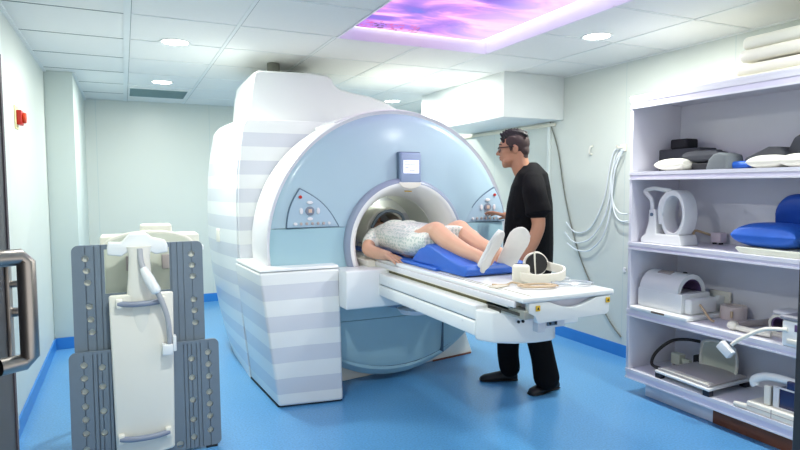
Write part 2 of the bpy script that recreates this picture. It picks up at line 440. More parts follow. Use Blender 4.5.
# ------------------------------------------------------------------ entrance door at the left, seen from its edge
DX = -.186
dr = struct('door_1', MB().box(DX-.05, DX, .25, 1.225, .01, 1.64), darkdoor, bevel=.003, label='dark grey door edge at the left border', cat='door')
hx, hy = -.145, 1.10
obj('door_handle', MB().tube([(DX+.002, hy-.02, 1.290), (hx-.008, hy, 1.290), (hx, hy, 1.282), (hx, hy, 1.128), (hx-.008, hy, 1.120), (DX+.002, hy-.02, 1.120)], .0135, 16), steel, dr, smooth=True, label='brushed steel pull handle')
obj('lock_plate', MB().box(DX, DX+.006, 1.17, 1.20, 1.10, 1.27).disc((DX, 1.19, 1.235), .006, .022, 'X').disc((DX, 1.195, 1.185), .008, .02, 'X'), steel, dr, bevel=.001, label='small steel lock plate')
obj('door_strip', MB().box(DX, DX+.002, 1.205, 1.222, .02, 1.63), mat('door_seal', '4a4248', .6), dr)
# strip of door frame seen past the door, and dark upright at the right border
struct('trim_7', MB().box(XL, XL+.03, 3.62, 3.68, .1, ZC), mat('wall_joint_strip', 'dde3e1', .5), bevel=.002, label='white joint strip on the left wall', cat='joint strip')

cab = empty('dark_cabinet', (2.1, 1.1, 0), 'dark grey cabinet edge at the right border, in front of the shelving', 'cabinet')
cp = at(798.3, 227, 1, 1.2); cp.x += .012
obj('body', MB().box(cp.x, cp.x+.12, .85, 1.2, .05, 1.30), darkdoor, cab, bevel=.006)
obj('door', MB().box(cp.x-.002, cp.x+.12, .828, .848, .06, 1.29), mat('dark_panel_grey', '3a3d45', .45), cab, bevel=.004)
for dx in (.03, .09):
    for dy in (.90, 1.15): obj('foot', MB().disc((cp.x+dx, dy, 0), .02, .05), blackrub, cab)

# red emergency switch on left wall
es = empty('emergency_switch', (XL, 4.33, 1.83), 'red emergency switch on a yellow plate high on the left wall', 'switch')
obj('back_plate', MB().box(XL, XL+.006, 4.20, 4.32, 1.76, 1.90), mat('cream_back_plate', 'd9cf9d', .5), es, bevel=.002)
obj('switch_body', MB().box(XL+.006, XL+.034, 4.235, 4.325, 1.785, 1.875), redm, es, bevel=.006)
obj('button', MB().lathe([(.0001, .034), (.03, .034), (.034, .042), (.03, .052), (.0001, .055)], (XL, 4.28, 1.83), 'X'), mat('orange_red_button', 'd8481c', .3), es, smooth=True)

# ------------------------------------------------------------------ MRI scanner
GX, GZ, GR, GY = 1.746, 1.0, .918, 3.72
BX, BZ = 1.79, 1.0
mri = empty('mri_scanner', (GX, 4.6, 0), 'large white scanner with a round pale blue front, open bore and grey striped sides', 'mri scanner')
def face_y(x, z):
    d = math.hypot(x-GX, z-GZ)/GR
    return GY + .05*max(0, d-.5)**2*4*.5 + (.0 if d < .97 else (d-.97)*.8)
def cover(t0i, t0o, t1i, t1o, zclip=None, zmax=None, n=80, k=14, off=0):
    mb = MB(); rings = []
    for i in range(n+1):
        u = i/n; ai = t0i+(t1i-t0i)*u; ao = t0o+(t1o-t0o)*u
        pi_ = (BX+.452*math.cos(ai), BZ+.452*math.sin(ai)); po = (GX+GR*math.cos(ao), GZ+GR*math.sin(ao))
        if zclip is not None and po[1] < zclip:
            # stop on the horizontal seam
            t = (zclip-pi_[1])/(po[1]-pi_[1]) if po[1] != pi_[1] else 1
            po = (pi_[0]+(po[0]-pi_[0])*t, zclip)
        row = []
        for j in range(k+1):
            w = j/k; w = 1-(1-w)**1.3; x = pi_[0]+(po[0]-pi_[0])*w; z = pi_[1]+(po[1]-pi_[1])*w
            row.append((x, face_y(x, z)+off, z))
        x, z = row[-1][0], row[-1][2]
        back = [(x, face_y(x, z)+.05, z), (row[0][0], row[0][1]+.05, row[0][2])]
        rings.append(row+back)
    return mb.loft(rings, caps=True)
zs = 1.13
ao, ai = math.asin((zs-GZ)/GR), math.asin((zs-BZ)/.452)
e = .0025
obj('upper_front_cover', cover(ai+e, ao+e, PI-ai-e, PI-ao-e), gantry_blue, mri, smooth=True, auto=30, label='pale blue upper half of the round front')
obj('lower_front_cover', cover(PI-ai+e, PI-ao+e, 2*PI+ai-e, 2*PI+ao-e, zclip=.484), gantry_teal, mri, smooth=True, auto=30, label='slightly greener lower half of the round front')
# skirt under the seam at z = .48
mb = MB(); rings = []
a0 = math.asin((.479-GZ)/GR)
for i in range(61):
    a = PI-a0+(PI+2*a0)*i/60
    x, z = GX+GR*math.cos(a), GZ+GR*math.sin(a); row = []
    for j in range(9):
        w = j/8; z_ = .479+(z-.479)*(.479-.036)/(.479-.082); zz = .479+(z_-.479)*w; row.append((x, face_y(x, zz)+.004+.02*w, zz))
    row += [(x, row[-1][1]+.25, z_), (x, GY+.25, .479)]
    rings.append(row)
obj('lower_skirt', mb.loft(rings), gantry_teal, mri, smooth=True, auto=30)
# vertical joint on the skirt
obj('skirt_joint', MB().box(2.10, 2.103, GY-.002, GY+.05, .18, .478), groove, mri)
# rim: the deep satin edge of the disc
mb = MB().lathe([(GR+.000, GY+.03), (GR+.010, GY+.022), (GR+.016, GY+.034), (GR+.020, 4.10), (GR+.004, 4.27), (GR-.05, 4.29), (GR-.05, GY+.06), (GR+.0, GY+.03)], (GX, 0, GZ), 'Y', 120, math.radians(-10), math.radians(190))
obj('disc_rim', mb, satin, mri, smooth=True, auto=40, label='silvery white edge of the disc')
mb = MB().lathe([(GR-.01, GY+.05), (GR-.01, 4.2), (GR-.06, 4.2), (GR-.06, GY+.05), (GR-.01, GY+.05)], (GX, 0, GZ), 'Y', 80, math.radians(185), math.radians(355))
obj('lower_rim', mb, gantry_teal, mri, smooth=True)
# magnet body behind, lofted with bulging sides and grey stripes
base = [(0, .80, 0), (.2, .778, .25), (.4, .755, .5), (.7, .735, .8), (1.0, .725, 1), (1.3, .725, 1), (1.5, .735, 1), (1.7, .752, .9), (1.84, .772, .8), (1.885, .80, .7)]
Bf = [(4.285, 0), (4.4, .03), (4.6, .065), (4.8, .09), (5.0, .10), (5.15, .09), (5.28, .05), (5.38, -.04), (5.45, -.15), (5.5, -.30)]
mb = MB(); rings = []
for y, B in Bf:
    left = [(x-B*s if B > 0 else x-B, y, z + (max(0, (y-5.0))*.25 if z < .1 else 0)) for z, x, s in base]
    right = [(GX+(GX-p[0])*(.93 if p[2] < 1.2 else .93-.28*(p[2]-1.2)), y, p[2]) for p in left][::-1]
    rings.append(left+[(GX-.45, y, 1.89), (GX, y, 1.895), (GX+.45, y, 1.89)]+right)
obj('striped_side_cover', mb.loft(rings), stripe, mri, smooth=True, auto=50, label='white side shell with pale grey horizontal stripes')
left = [(x+.008, z) for z, x, s in base]
pts = left + [(GX+(GX-x)*(.92 if z < 1.2 else .92-.28*(z-1.2)), z) for x, z in left[::-1]]
obj('striped_front_panel', MB().prism(pts, 1, 4.255, 4.283), stripe, mri, bevel=.006)
obj('panel_joint', MB().prism([(x+.012, z) for x, z in left]+[(x+.03, z) for x, z in left[::-1]], 1, 4.282, 4.287), mat('joint_shadow', '8a7f74', .6), mri)
# grip recess on side shell
gp = [at(213, 238, 0, .64), at(229, 250, 0, .66)]
mb = MB().prism([(4.66, .96), (4.68, 1.06), (5.12, 1.10), (5.14, 1.05)], 0, .60, .655)
# two small grips
obj('side_grip', MB().obox((.648, 4.66, 1.03), (.012, .05, .10), rz=.28), creampad, mri, bevel=.004)
# top tower cover
prof = [(.845, 1.885), (.872, 2.12), (.895, 2.235), (.925, 2.252), (1.30, 2.262), (1.44, 2.255), (1.475, 2.235), (1.495, 2.195), (1.54, 2.160), (1.62, 2.140), (1.80, 2.115), (1.95, 2.07), (2.08, 2.0), (2.17, 1.93), (2.21, 1.885)]
rings = []
for y, s, dz in ((4.36, 0, -.014), (4.375, -.008, 0), (4.9, -.0, 0), (5.2, .02, -.0), (5.32, .07, -.01), (5.4, .16, -.04)):
    rings.append([(1.5+(x-1.5)*(1-s), y, z+(dz if z > 1.9 else 0)) for x, z in prof])
obj('top_cover', MB().loft(rings), white, mri, smooth=True, auto=40, label='tall smooth white cover on top, sloping down to the right')
obj('vent_stack', MB().disc((1.30, 4.9, 2.24), .16, .10).disc((1.12, 4.75, 2.2), .05, .19), mat('dark_vent_pipe', '6d6f66', .6), mri, bevel=.004)
# curved white ridge joining disc and body
obj('top_ridge', MB().lathe([(.90, 3.80), (.945, 3.80), (.948, 4.25), (.93, 4.36), (.90, 4.36), (.90, 3.80)], (GX, 0, GZ), 'Y', 60, math.radians(58), math.radians(118)), white, mri, smooth=True, auto=40)
# right wing behind the disc
# striped pedestal at the front left
TL = [(.738, 3.612), (1.262, 3.606), (1.262, 4.252), (.700, 4.252)]
BL = [(.846, 3.601), (1.255, 3.539), (1.255, 4.252), (.800, 4.252)]
obj('side_pedestal', MB().hexa([(x, y, .012) for x, y in BL]+[(x, y, .868) for x, y in TL]), stripe, mri, bevel=.018, seg=4, label='striped box cover at the foot of the scanner')
obj('pedestal_top', MB().hexa([(x, y, .872) for x, y in [(.742, 3.615), (1.259, 3.61), (1.259, 4.25), (.704, 4.25)]]+[(x, y, .892) for x, y in [(.75, 3.625), (1.255, 3.618), (1.255, 4.25), (.71, 4.25)]]), white, mri, bevel=.006)
obj('pedestal_foot', MB().hexa([(x+.0, y+.03, 0) for x, y in BL]+[(x, y+.03, .012) for x, y in BL]), blackrub, mri)
lm = MB()
for dy in (0, .028):
    for dz in (0, .032): lm.box(.762, .768, 3.85+dy, 3.862+dy, .70+dz, .712+dz)
obj('vent_holes', lm, groove, mri)
# plinth below
obj('base_plinth', MB().hexa([(1.27, 3.90, 0), (2.62, 4.14, 0), (2.62, 5.2, 0), (1.27, 5.2, 0), (1.27, 3.99, .3), (2.50, 4.12, .3), (2.50, 5.2, .3), (1.27, 5.2, .3)]), white2, mri, bevel=.01)
obj('plinth_strip', MB().hexa([(2.2, 4.055, 0), (2.60, 4.126, 0), (2.60, 4.14, 0), (2.2, 4.07, 0), (2.2, 4.055, .012), (2.60, 4.126, .012), (2.60, 4.14, .012), (2.2, 4.07, .012)]), bronze, mri)
# bore ring and liner
rp = [(.458, GY+.02), (.462, GY-.012), (.455, GY-.034), (.440, GY-.045), (.428, GY-.048)]
ringp = [(r, y) for r, y in rp]+[(.428, GY+.03), (.458, GY+.02)]
obj('bore_ring', MB().lathe(ringp, (BX, 0, BZ), 'Y', 96), ring_blue, mri, smooth=True, auto=50, label='grey blue ring round the opening')
lin_p = [(.428, GY-.046), (.418, GY-.050), (.400, GY-.040), (.375, GY+.0), (.352, GY+.07), (.338, GY+.15), (.332, GY+.20)]
obj('bore_funnel', MB().lathe(lin_p+[(.345, GY+.20), (.43, GY+.0), (.428, GY-.046)], (BX, 0, BZ), 'Y', 96), white, mri, smooth=True, auto=60)
obj('bore_tunnel', MB().lathe([(.330, GY+.203), (.330, 5.38), (.345, 5.38), (.345, GY+.203), (.330, GY+.203)], (BX, 0, BZ), 'Y', 96), mat('bore_liner', 'dfe2da', .35), mri, smooth=True, auto=60)
pl = MB(); pts = []
for i in range(25):
    a = math.radians(196+148*i/24); pts.append((BX+.345*math.cos(a), BZ+.345*math.sin(a)))
obj('bore_bridge', pl.prism(pts, 1, GY-.09, 5.3), white2, mri, bevel=.006, label='flat white bed support inside the bore')
bl = bpy.data.lights.new('added_bore_light', 'AREA'); bl.shape = 'RECTANGLE'; bl.size = .05; bl.size_y = .9; bl.energy = .6; bl.color = (.95, 1, .93)  # unseen fill light, added to brighten the grey inside of the tunnel
blo = bpy.data.objects.new('added_bore_light', bl); C.objects.link(blo); blo.location = (BX, 4.55, BZ+.318)
obj('added_bore_strip', MB().box(BX-.03, BX+.03, 4.1, 5.0, BZ+.321, BZ+.327), glow('added_bore_glow', 'f2fff2', 1.2), mri, label='added glowing strip that brightens the tunnel from its top')  # glowing strip added together with the fill light
# half round notch plate below the display
pts = [(BX+.085*math.cos(a), BZ+.430+.045*math.sin(a)) for a in [PI+PI*i/16 for i in range(17)]]
obj('notch_plate', MB().prism([(x+.02, z) for x, z in pts], 1, GY-.053, GY-.0), white2, mri, bevel=.003)
obj('warning_sticker', MB().obox((BX+.03, GY+.01, BZ+.37), (.055, .004, .018), rx=-.9), yellow, mri, label='yellow sticker with a dark mark')
# display
sc = obj('display_housing', MB().box(1.735, 1.895, GY-.055, GY+.02, 1.425, 1.635), mat('slate_blue_plastic', '93a5c4', .35), mri, bevel=.012)
obj('display_bezel', MB().box(1.728, 1.902, GY-.03, GY+.01, 1.418, 1.642), groove, sc, bevel=.01)
obj('screen', MB().box(1.755, 1.873, GY-.058, GY-.05, 1.492, 1.582), screenm, sc)
sm_ = MB()
for r, (a, w) in enumerate(((1.762, .05), (1.762, .09), (1.765, .03), (1.80, .045))): sm_.box(a, a+w, GY-.0592, GY-.0582, 1.568-r*.02, 1.573-r*.02)
obj('screen_text_lines', sm_, mat('screen_ink', '8d93c8', .5), sc)
# control panels
def ctrl(mir):
    X = (lambda x: x) if not mir else (lambda x: 2*BX-x)
    A, B_, D = (.946, 1.137), (1.035, 1.385), (1.293, 1.137)
    pts = [A]
    for i in range(1, 9):
        t = i/8; q = V(A)*(1-t)+V(B_)*t; n_ = .022*math.sin(PI*t); pts.append((q.x-n_*.9, q.y+n_*.3))
    for i in range(1, 11):
        t = i/10; q = V(B_)*(1-t)+V(D)*t; n_ = .035*math.sin(PI*t); pts.append((q.x+n_*.7, q.y+n_*.7))
    pts = [(X(x), z) for x, z in pts]
    c = (X(1.07), 1.21)
    rim = [(c[0]+(x-c[0])*1.05, c[1]+(z-c[1])*1.05) for x, z in pts]
    y0 = face_y(X(1.08), 1.2)
    p = obj('control_panel', MB().prism(pts, 1, y0-.012, y0+.02), mat('panel_face_blue', 'a9c2d3', .35), mri, bevel=.002, label='curved triangular button panel')
    obj('panel_outline', MB().prism(rim, 1, y0-.008, y0+.01), groove, p)
    def btn(x, z, r, m_, sx=1, sz=1):
        n = 14
        obj('button', MB().prism([(X(x)+r*sx*math.cos(2*PI*i/n), z+r*sz*math.sin(2*PI*i/n)) for i in range(n)], 1, y0-.022, y0-.01), m_, p, bevel=.002)
    pale = mat('pale_button', 'e4e2e6', .35); tan = mat('tan_button', 'd3b9a8', .4); slate = mat('slate_button', '7e8798', .4)
    btn(1.035, 1.335, .011, redm)
    cx, cz = 1.098, 1.243
    btn(cx, cz, .030, slate); 
    obj('button', MB().box(X(cx)-.012, X(cx)+.012, y0-.026, y0-.02, cz-.012, cz+.012), tan, p, bevel=.002)
    for dx, dz, a, b_ in ((0, .055, 1.5, .8), (0, -.052, 1.3, .8), (-.058, 0, .8, 1.5), (.056, 0, .8, 1.5)): btn(cx+dx, cz+dz, .014, pale, a, b_)
    for k in range(7): btn(1.00+k*.038, 1.16, .010, pale if k in (0, 6) else mat('brownish_button', 'b7aaa6', .4), .9 if k else 1.3, 1)
ctrl(False); ctrl(True)
# joint line across the disc is the gap between the covers; a backing so that the gap reads dark
obj('cover_backing', MB().lathe([(.47, GY+.045), (GR-.03, GY+.05), (GR-.03, GY+.06), (.47, GY+.055), (.47, GY+.045)], (GX+.01, 0, GZ), 'Y', 80), groove, mri)

# ------------------------------------------------------------------ patient table
TX0, TX1, TY0, TY1, TZ = 1.535, 2.055, 2.02, 3.66, .92
tb = empty('patient_table', (1.79, 2.9, 0), 'long white sliding patient table running out of the bore', 'patient table')
obj('tabletop', MB().box(TX0, TX1, TY0, 4.7, TZ-.026, TZ), white, tb, bevel=.008, label='glossy white sliding board')
obj('side_channel', MB().box(TX0-.012, TX0, TY0+.05, TY1, TZ-.05, TZ-.022).box(TX1, TX1+.012, TY0+.05, TY1, TZ-.05, TZ-.022), satin, tb, bevel=.003)
obj('board_seam', MB().box(TX0+.03, TX0+.034, TY0+.2, TY1-.1, TZ, TZ+.0015).box(TX0+.055, TX0+.058, TY0+.02, 2.75, TZ, TZ+.0015), mat('olive_seam', '9a9474', .6), tb)
obj('carriage', MB().box(TX0-.01, TX1+.01, TY0+.10, TY1, .862, .893), white2, tb, bevel=.004)
obj('rail_shadow_gap', MB().box(TX0+.01, TX1-.01, TY0+.12, TY1, .84, .864), mat('rail_olive', '6f6a4a', .6), tb)
hs = obj('lift_housing', MB().box(1.475, 2.105, 2.31, 3.52, .772, .842), white, tb, bevel=.008)
obj('lower_housing', MB().box(1.475, 2.105, 2.31, 3.52, .695, .766), white, tb, bevel=.008)
obj('housing_core', MB().box(1.49, 2.09, 2.33, 3.62, .70, .84), groove, tb)
sc_ = MB()
for yy in (2.42, 2.9, 3.3): sc_.disc((1.476, yy, .75), .005, -.003, 'X', 10).disc((1.476, yy, .80), .005, -.003, 'X', 10)
obj('screw', sc_, satin, tb)
# rounded nose in front of the housing
pts = [(1.475, 2.315), (1.482, 2.28), (1.515, 2.215), (1.60, 2.16), (1.70, 2.135), (1.79, 2.135), (1.83, 2.16), (1.85, 2.22), (1.85, 2.315)]
obj('housing_nose', MB().add([(x, y, .80) for x, y in pts]+[(1.79+(x-1.79)*.96, y+(.02), .675) for x, y in pts], []).prism(pts, 2, .678, .826), white, tb, bevel=.012)
for q0 in (1.545, 1.98): obj('rail', MB().box(q0, q0+.055, 2.03, 2.32, .822, .860), mat('rail_metal', 'a9aaa2', .35, metal=.4), tb, bevel=.003)
obj('rail_slot', MB().box(1.54, 1.548, 2.06, 2.30, .835, .848).box(1.54, 2.03, 2.20, 2.30, .812, .84), mat('slot_dark', '3f3f3a', .6), tb)
# end apron with the smile shaped grip
ap = [(1.57, .893), (1.655, .893)]
for i in range(13):
    t = i/12; ap.append((1.68+.27*t, .890-.034*math.sin(PI*t)))
ap += [(2.02, .893), (2.035, .893), (2.03, .815), (2.01, .805), (1.62, .80), (1.60, .835), (1.57, .85)]
obj('end_apron', MB().prism(ap, 1, TY0+.006, TY0+.035), white, tb, bevel=.003)
obj('grip_recess', MB().box(1.60, 2.02, TY0+.036, TY0+.13, .81, .893), mat('grip_shade_lavender', 'cfcfdd', .4), tb)  # white recess; its shadow is put into the lavender tint
def lab(x, z):
    o = obj('warning_label', MB().box(x-.011, x+.011, TY0+.001, TY0+.0055, z-.012, z+.012), yellow, tb, label='small yellow warning label')
    obj('warning_symbol', MB().prism([(x-.006, z-.005), (x+.006, z-.005), (x, z+.006)], 1, TY0-.0002, TY0+.001), blackrub, o)
lab(1.615, .868); lab(2.018, .872)
obj('connector_block', MB().box(1.68, 1.72, 2.10, 2.2, .735, .80), satin, tb, bevel=.004)
obj('connector_block', MB().box(1.735, 1.85, 2.12, 2.22, .745, .805), satin, tb, bevel=.004)
obj('connector_socket', MB().box(1.742, 1.80, 2.112, 2.122, .757, .793), groove, tb, bevel=.003)
for k in range(3): obj('socket_pin', MB().disc((1.755+.016*k, 2.108, .775+(.008 if k % 2 else -.006)), .006, .006, 'Y', 12), blackrub, tb)
for k in (1.60, 1.625): obj('socket_pin', MB().disc((k, 2.138, .786), .007, .006, 'Y', 12), blackrub, tb)

# cross beam to the gantry
obj('cross_beam', MB().box(1.247, 2.36, 3.45, 3.595, .62, .868), white, tb, bevel=.012)
obj('beam_back', MB().box(1.275, 2.30, 3.59, GY, .63, .862), white, tb, bevel=.004)
obj('beam_boss', MB().lathe([(.0001, -.03), (.10, -.03), (.12, 0), (.0001, 0)], (1.72, 3.42, .60), 'Z', 30), satin, tb, smooth=True)

# thin blue mattress and knee wedge
tag(obj('table_mattress', MB().box(1.575, 2.02, 2.88, 4.35, TZ+.0005, TZ+.02), bluevinyl, bevel=.008), 'thin flat blue mattress pad lying on the white table', 'mattress')
wp = [(2.60, TZ+.012), (2.585, TZ+.04), (2.60, .985), (2.66, .985), (2.80, 1.012), (2.90, 1.04), (2.99, 1.06), (3.07, 1.062), (3.13, 1.03), (3.22, .96), (3.22, TZ+.022), (2.95, TZ+.022), (2.86, TZ+.004), (2.62, TZ+.004)]
wm = MB(); xs_ = [1.60, 1.61, 1.64, 1.72, 1.8, 1.9, 1.98, 2.00, 2.01]
rings = []
for x in xs_:
    k = 1-(.10 if x in (1.60, 2.01) else .03 if x in (1.61, 2.0) else 0)
    rings.append([(x, 2.9+(y-2.9)*(k*.02+.98 if k < 1 else 1), TZ+.022+(z-TZ-.022)*k if z > TZ+.02 else z) for y, z in wp])
tag(obj('knee_wedge', wm.loft(rings), bluevinyl, bevel=.01, seg=3), 'royal blue vinyl wedge cushion under the knees of the lying patient', 'cushion')

# ------------------------------------------------------------------ people
def hand(mb, wrist, direc, palmn, L=.18, curl=.5, side=1, spread=.0, r=.0085):
    """palm plus five fingers; direc = wrist to knuckles, palmn = out of the palm, side picks the thumb side"""
    d = V(direc).normalized(); n = V(palmn); n = (n-d*n.dot(d)).normalized(); s = d.cross(n)*side; w = V(wrist)
    pl_ = L*.52; pw = L*.22
    for k in (-1, -.33, .33, 1):
        a = w+s*pw*.55*k; b_ = w+d*pl_+s*pw*k*.95
        mb.limb([tuple(a)+(.013,), tuple((a+b_)/2)+(.0135,), tuple(b_)+(.0115,)], 10)
    fl = [.36, .44, .47, .42]
    for i, k in enumerate((-1, -.33, .33, 1)):   # little .. index
        b_ = w+d*pl_+s*pw*k*.95; Lf = fl[i]*L; p = b_; pts = [tuple(b_)+(r*1.12,)]; ang = curl*.6; dd = d
        for q, sg in enumerate((.42, .32, .26)):
            c_, s_ = math.cos(ang), math.sin(ang); v = (d*c_+n*s_)+s*spread*k
            p = p+v.normalized()*Lf*sg; pts.append(tuple(p)+(r*(1.04-.1*q),)); ang += curl*(.75 if q == 0 else .5)
        mb.limb(pts, 10)
    t0 = w+d*pl_*.22+s*pw*.8; t1 = t0+(d*.6+s*.75+n*.3).normalized()*L*.2; t2 = t1+(d*.92+s*.25+n*.45).normalized()*L*.17; t3 = t2+(d+n*.5).normalized()*L*.13
    mb.limb([tuple(t0)+(.014,), tuple(t1)+(.0115,), tuple(t2)+(.0098,), tuple(t3)+(.0085,)], 10)

def section(c, a, b_, n=28, p=2.3):
    out = []
    for i in range(n):
        t = 2*PI*i/n; ct, st = math.cos(t), math.sin(t)
        out.append(c + a*(abs(ct)**(2/p)*(1 if ct >= 0 else -1)) + b_*(abs(st)**(2/p)*(1 if st >= 0 else -1)))
    return out

def technician():
    O = V((2.42, 3.2, 0)); F = V((-.8, .6, 0)); Lf = V((-.6, -.8, 0)); U = V((0, 0, 1))
    T = lambda f, l, z: O+F*f+Lf*l+U*z
    RT = Matrix((F, Lf, U)).transposed()
    def Rp(pitch): return RT @ Matrix.Rotation(pitch, 3, 'Y')
    root = empty('person', (2.42, 3.2, 0), 'standing person in black scrubs and black glasses, pressing a button on the scanner', 'person')
    P4 = lambda f, l, z, r: tuple(T(f, l, z))+(r,)
    b = MB()
    # head (tilted slightly down): helper in head space
    hc = T(.062, 0, 1.652); HR = Rp(math.radians(6))
    def H(f, l, z): return hc+HR @ V((f, l, z))
    def he(f, l, z, rf, rl, rz, pit=0): b.ell(H(f, l, z), (rf, rl, rz), HR @ Matrix.Rotation(math.radians(pit), 3, 'Y'), 12)
    he(-.005, 0, .030, .093, .074, .078); he(.030, 0, .010, .070, .066, .075); he(.038, 0, -.045, .060, .055, .062)
    he(.048, 0, -.092, .044, .041, .032); he(.066, 0, -.106, .024, .023, .019); he(.0, 0, -.05, .06, .056, .06)         # jaw, chin
    he(.083, 0, .030, .016, .045, .010); 
    for s in (1, -1):
        he(.062, s*.033, -.022, .028, .022, .024); he(-.008, s*.074, -.012, .019, .008, .030); he(-.004, s*.078, .004, .012, .006, .012)
        he(.045, s*.042, -.075, .04, .014, .02, 20); he(.082, s*.030, .008, .012, .016, .010)
    b.limb([tuple(H(.088, 0, .012))+(.008,), tuple(H(.102, 0, -.008))+(.0095,), tuple(H(.113, 0, -.024))+(.0125,)], 10)
    he(.098, .011, -.030, .010, .008, .008); he(.098, -.011, -.030, .010, .008, .008)
    he(.090, 0, -.052, .014, .022, .0065); he(.087, 0, -.066, .014, .019, .0075)
    # neck
    b.limb([tuple(H(-.022, 0, -.045))+(.060,), P4(.018, 0, 1.53, .062), P4(-.035, 0, 1.44, .068)], 18)
    # torso (kept inside the clothes)
    ts = [(1.46, -.04, .06, .08), (1.43, -.045, .08, .15), (1.36, -.045, .105, .18), (1.2, -.04, .13, .175), (1.05, -.04, .135, .16), (.93, -.035, .14, .17), (.82, -.03, .12, .16)]
    b.loft([section(T(f, 0, z), F*rf, Lf*rl) for z, f, rf, rl in ts])
    # near (left) arm hangs beside the table
    b.limb([P4(-.05, .185, 1.39, .055), P4(-.07, .235, 1.28, .048), P4(-.095, .255, 1.16, .042), P4(-.06, .262, 1.05, .041), P4(-.005, .262, .93, .028)], 14)
    hand(b, T(-.002, .262, .925), T(.045, .262, .80)-T(0, .262, .93), -Lf, .185, .45, side=-1)
    # far (right) arm reaches to the panel
    b.limb([P4(-.04, -.185, 1.39, .052), P4(-.02, -.25, 1.26, .045), P4(.0, -.28, 1.16, .040), P4(.06, -.315, 1.165, .038), P4(.125, -.345, 1.185, .027)], 14)
    hand(b, T(.130, -.347, 1.186), T(.20, -.40, 1.20)-T(.130, -.347, 1.186), V((0, 0, -1))*.8+Lf*.2, .175, .32, side=-1, spread=.1)
    # legs within the trousers, ankles
    b.limb([P4(-.04, .085, .86, .085), P4(-.085, .065, .48, .058), P4(-.175, .0, .10, .038)], 12)
    b.limb([P4(-.02, -.085, .86, .085), P4(.05, -.12, .48, .058), P4(.075, -.145, .10, .038)], 12)
    obj('body', b, skin_m, root, voxel=.0055, sm=3)
    # shirt
    s = MB()
    ss = [(1.535, -.045, .066, .074), (1.515, -.050, .078, .100), (1.480, -.056, .104, .160), (1.40, -.047, .128, .208), (1.28, -.043, .150, .205), (1.15, -.038, .160, .192), (1.02, -.036, .165, .19), (.90, -.033, .166, .200), (.82, -.03, .160, .203)]
    s.loft([section(T(f, 0, z), F*rf, Lf*rl) for z, f, rf, rl in ss])
    s.limb([P4(-.06, 0, 1.50, .062), P4(-.062, .09, 1.47, .062), P4(-.062, .16, 1.425, .065)], 18)
    s.limb([P4(-.06, 0, 1.50, .062), P4(-.06, -.09, 1.47, .060), P4(-.06, -.15, 1.42, .062)], 18)
    s.limb([P4(-.06, .150, 1.425, .070), P4(-.07, .215, 1.35, .076), P4(-.088, .245, 1.262, .078)], 20)
    s.tube([T(-.07, .20, 1.35), T(-.090, .247, 1.255), T(-.096, .252, 1.225)], [.07, .080, .084], 24)
    s.limb([P4(-.055, -.150, 1.405, .068), P4(-.04, -.215, 1.34, .072), P4(-.03, -.248, 1.26, .072)], 20)
    for k in range(16):   # folds
        zz = random.uniform(.86, 1.3); a = random.uniform(-.5, .9); ll = .20*math.cos(a*.6)
        c1 = T(-.10+.05*k/16, .185, zz); c2 = T(.05, .17, zz-random.uniform(.02, .09))
        s.limb([tuple(c1)+(.012,), tuple((c1+c2)/2+Lf*.012)+(.014,), tuple(c2)+(.010,)], 8)
    obj('scrub_top', s, blackcloth, root, voxel=.007, sm=4)
    t = MB()
    t.loft([section(T(f, 0, z), F*rf, Lf*rl) for z, f, rf, rl in ((.93, -.033, .145, .185), (.85, -.033, .150, .19), (.78, -.035, .145, .19))])
    t.limb([P4(-.045, .085, .82, .108), P4(-.07, .075, .62, .095), P4(-.095, .06, .45, .082), P4(-.14, .03, .25, .080), P4(-.165, .01, .11, .088)], 20)
    t.limb([P4(-.02, -.085, .82, .105), P4(.03, -.10, .62, .096), P4(.078, -.12, .45, .084), P4(.095, -.135, .25, .076), P4(.082, -.145, .12, .074)], 20)
    obj('trousers', t, blacktrous, root, voxel=.009, sm=4)
    # shoes
    def shoe(h, toe):
        h, toe = V(h), V(toe); d = (toe-h); Ln = d.length; d.normalize(); w = V((-d.y, d.x, 0)); m_ = MB()
        pr = [(0, .028, .060), (.12, .034, .075), (.3, .034, .080), (.5, .037, .068), (.7, .046, .055), (.88, .043, .046), (1, .024, .030)]
        m_.loft([[h+d*Ln*t_+w*rw*math.cos(a)+U*max(.002, (hh*.5+hh*.5*math.sin(a))) for a in [2*PI*i/20 for i in range(20)]] for t_, rw, hh in pr])
        o = obj('shoe', m_, blackrub, root, voxel=.006, sm=3)
        m2 = MB(); m2.loft([[h+d*Ln*t_+w*(rw+.004)*math.cos(a)+U*(.010+.009*math.sin(a)) for a in [2*PI*i/20 for i in range(20)]] for t_, rw, hh in pr])
        obj('sole', m2, mat('black_sole', '0b0b0c', .7), o)
    a1 = at(557, 388, 2, 0); a2 = at(529, 396, 2, 0); shoe(a1, a1+(a2-a1).normalized()*.265)
    a1 = at(517, 380, 2, 0); a2 = at(476, 381, 2, 0); shoe(a1, a1+(a2-a1).normalized()*.27)
    # hair: short shaved sides, longer brushed up top
    h1 = MB(); h1.ell(H(-.020, 0, .030), (.086, .0775, .0795), HR, 14); h1.ell(H(-.058, 0, -.020), (.040, .060, .050), HR, 12); h1.ell(H(-.050, 0, -.062), (.036, .052, .040), HR, 10)
    for s_ in (1, -1): h1.ell(H(.012, s_*.066, .045), (.040, .012, .035), HR, 10); h1.ell(H(.022, s_*.070, .008), (.010, .007, .030), HR, 8)
    obj('shaved_sides', h1, fademat, root, voxel=.005, sm=1, label='closely shaved dark hair')
    h2 = MB()
    h2.ell(H(-.012, 0, .062), (.090, .064, .062), HR, 14)
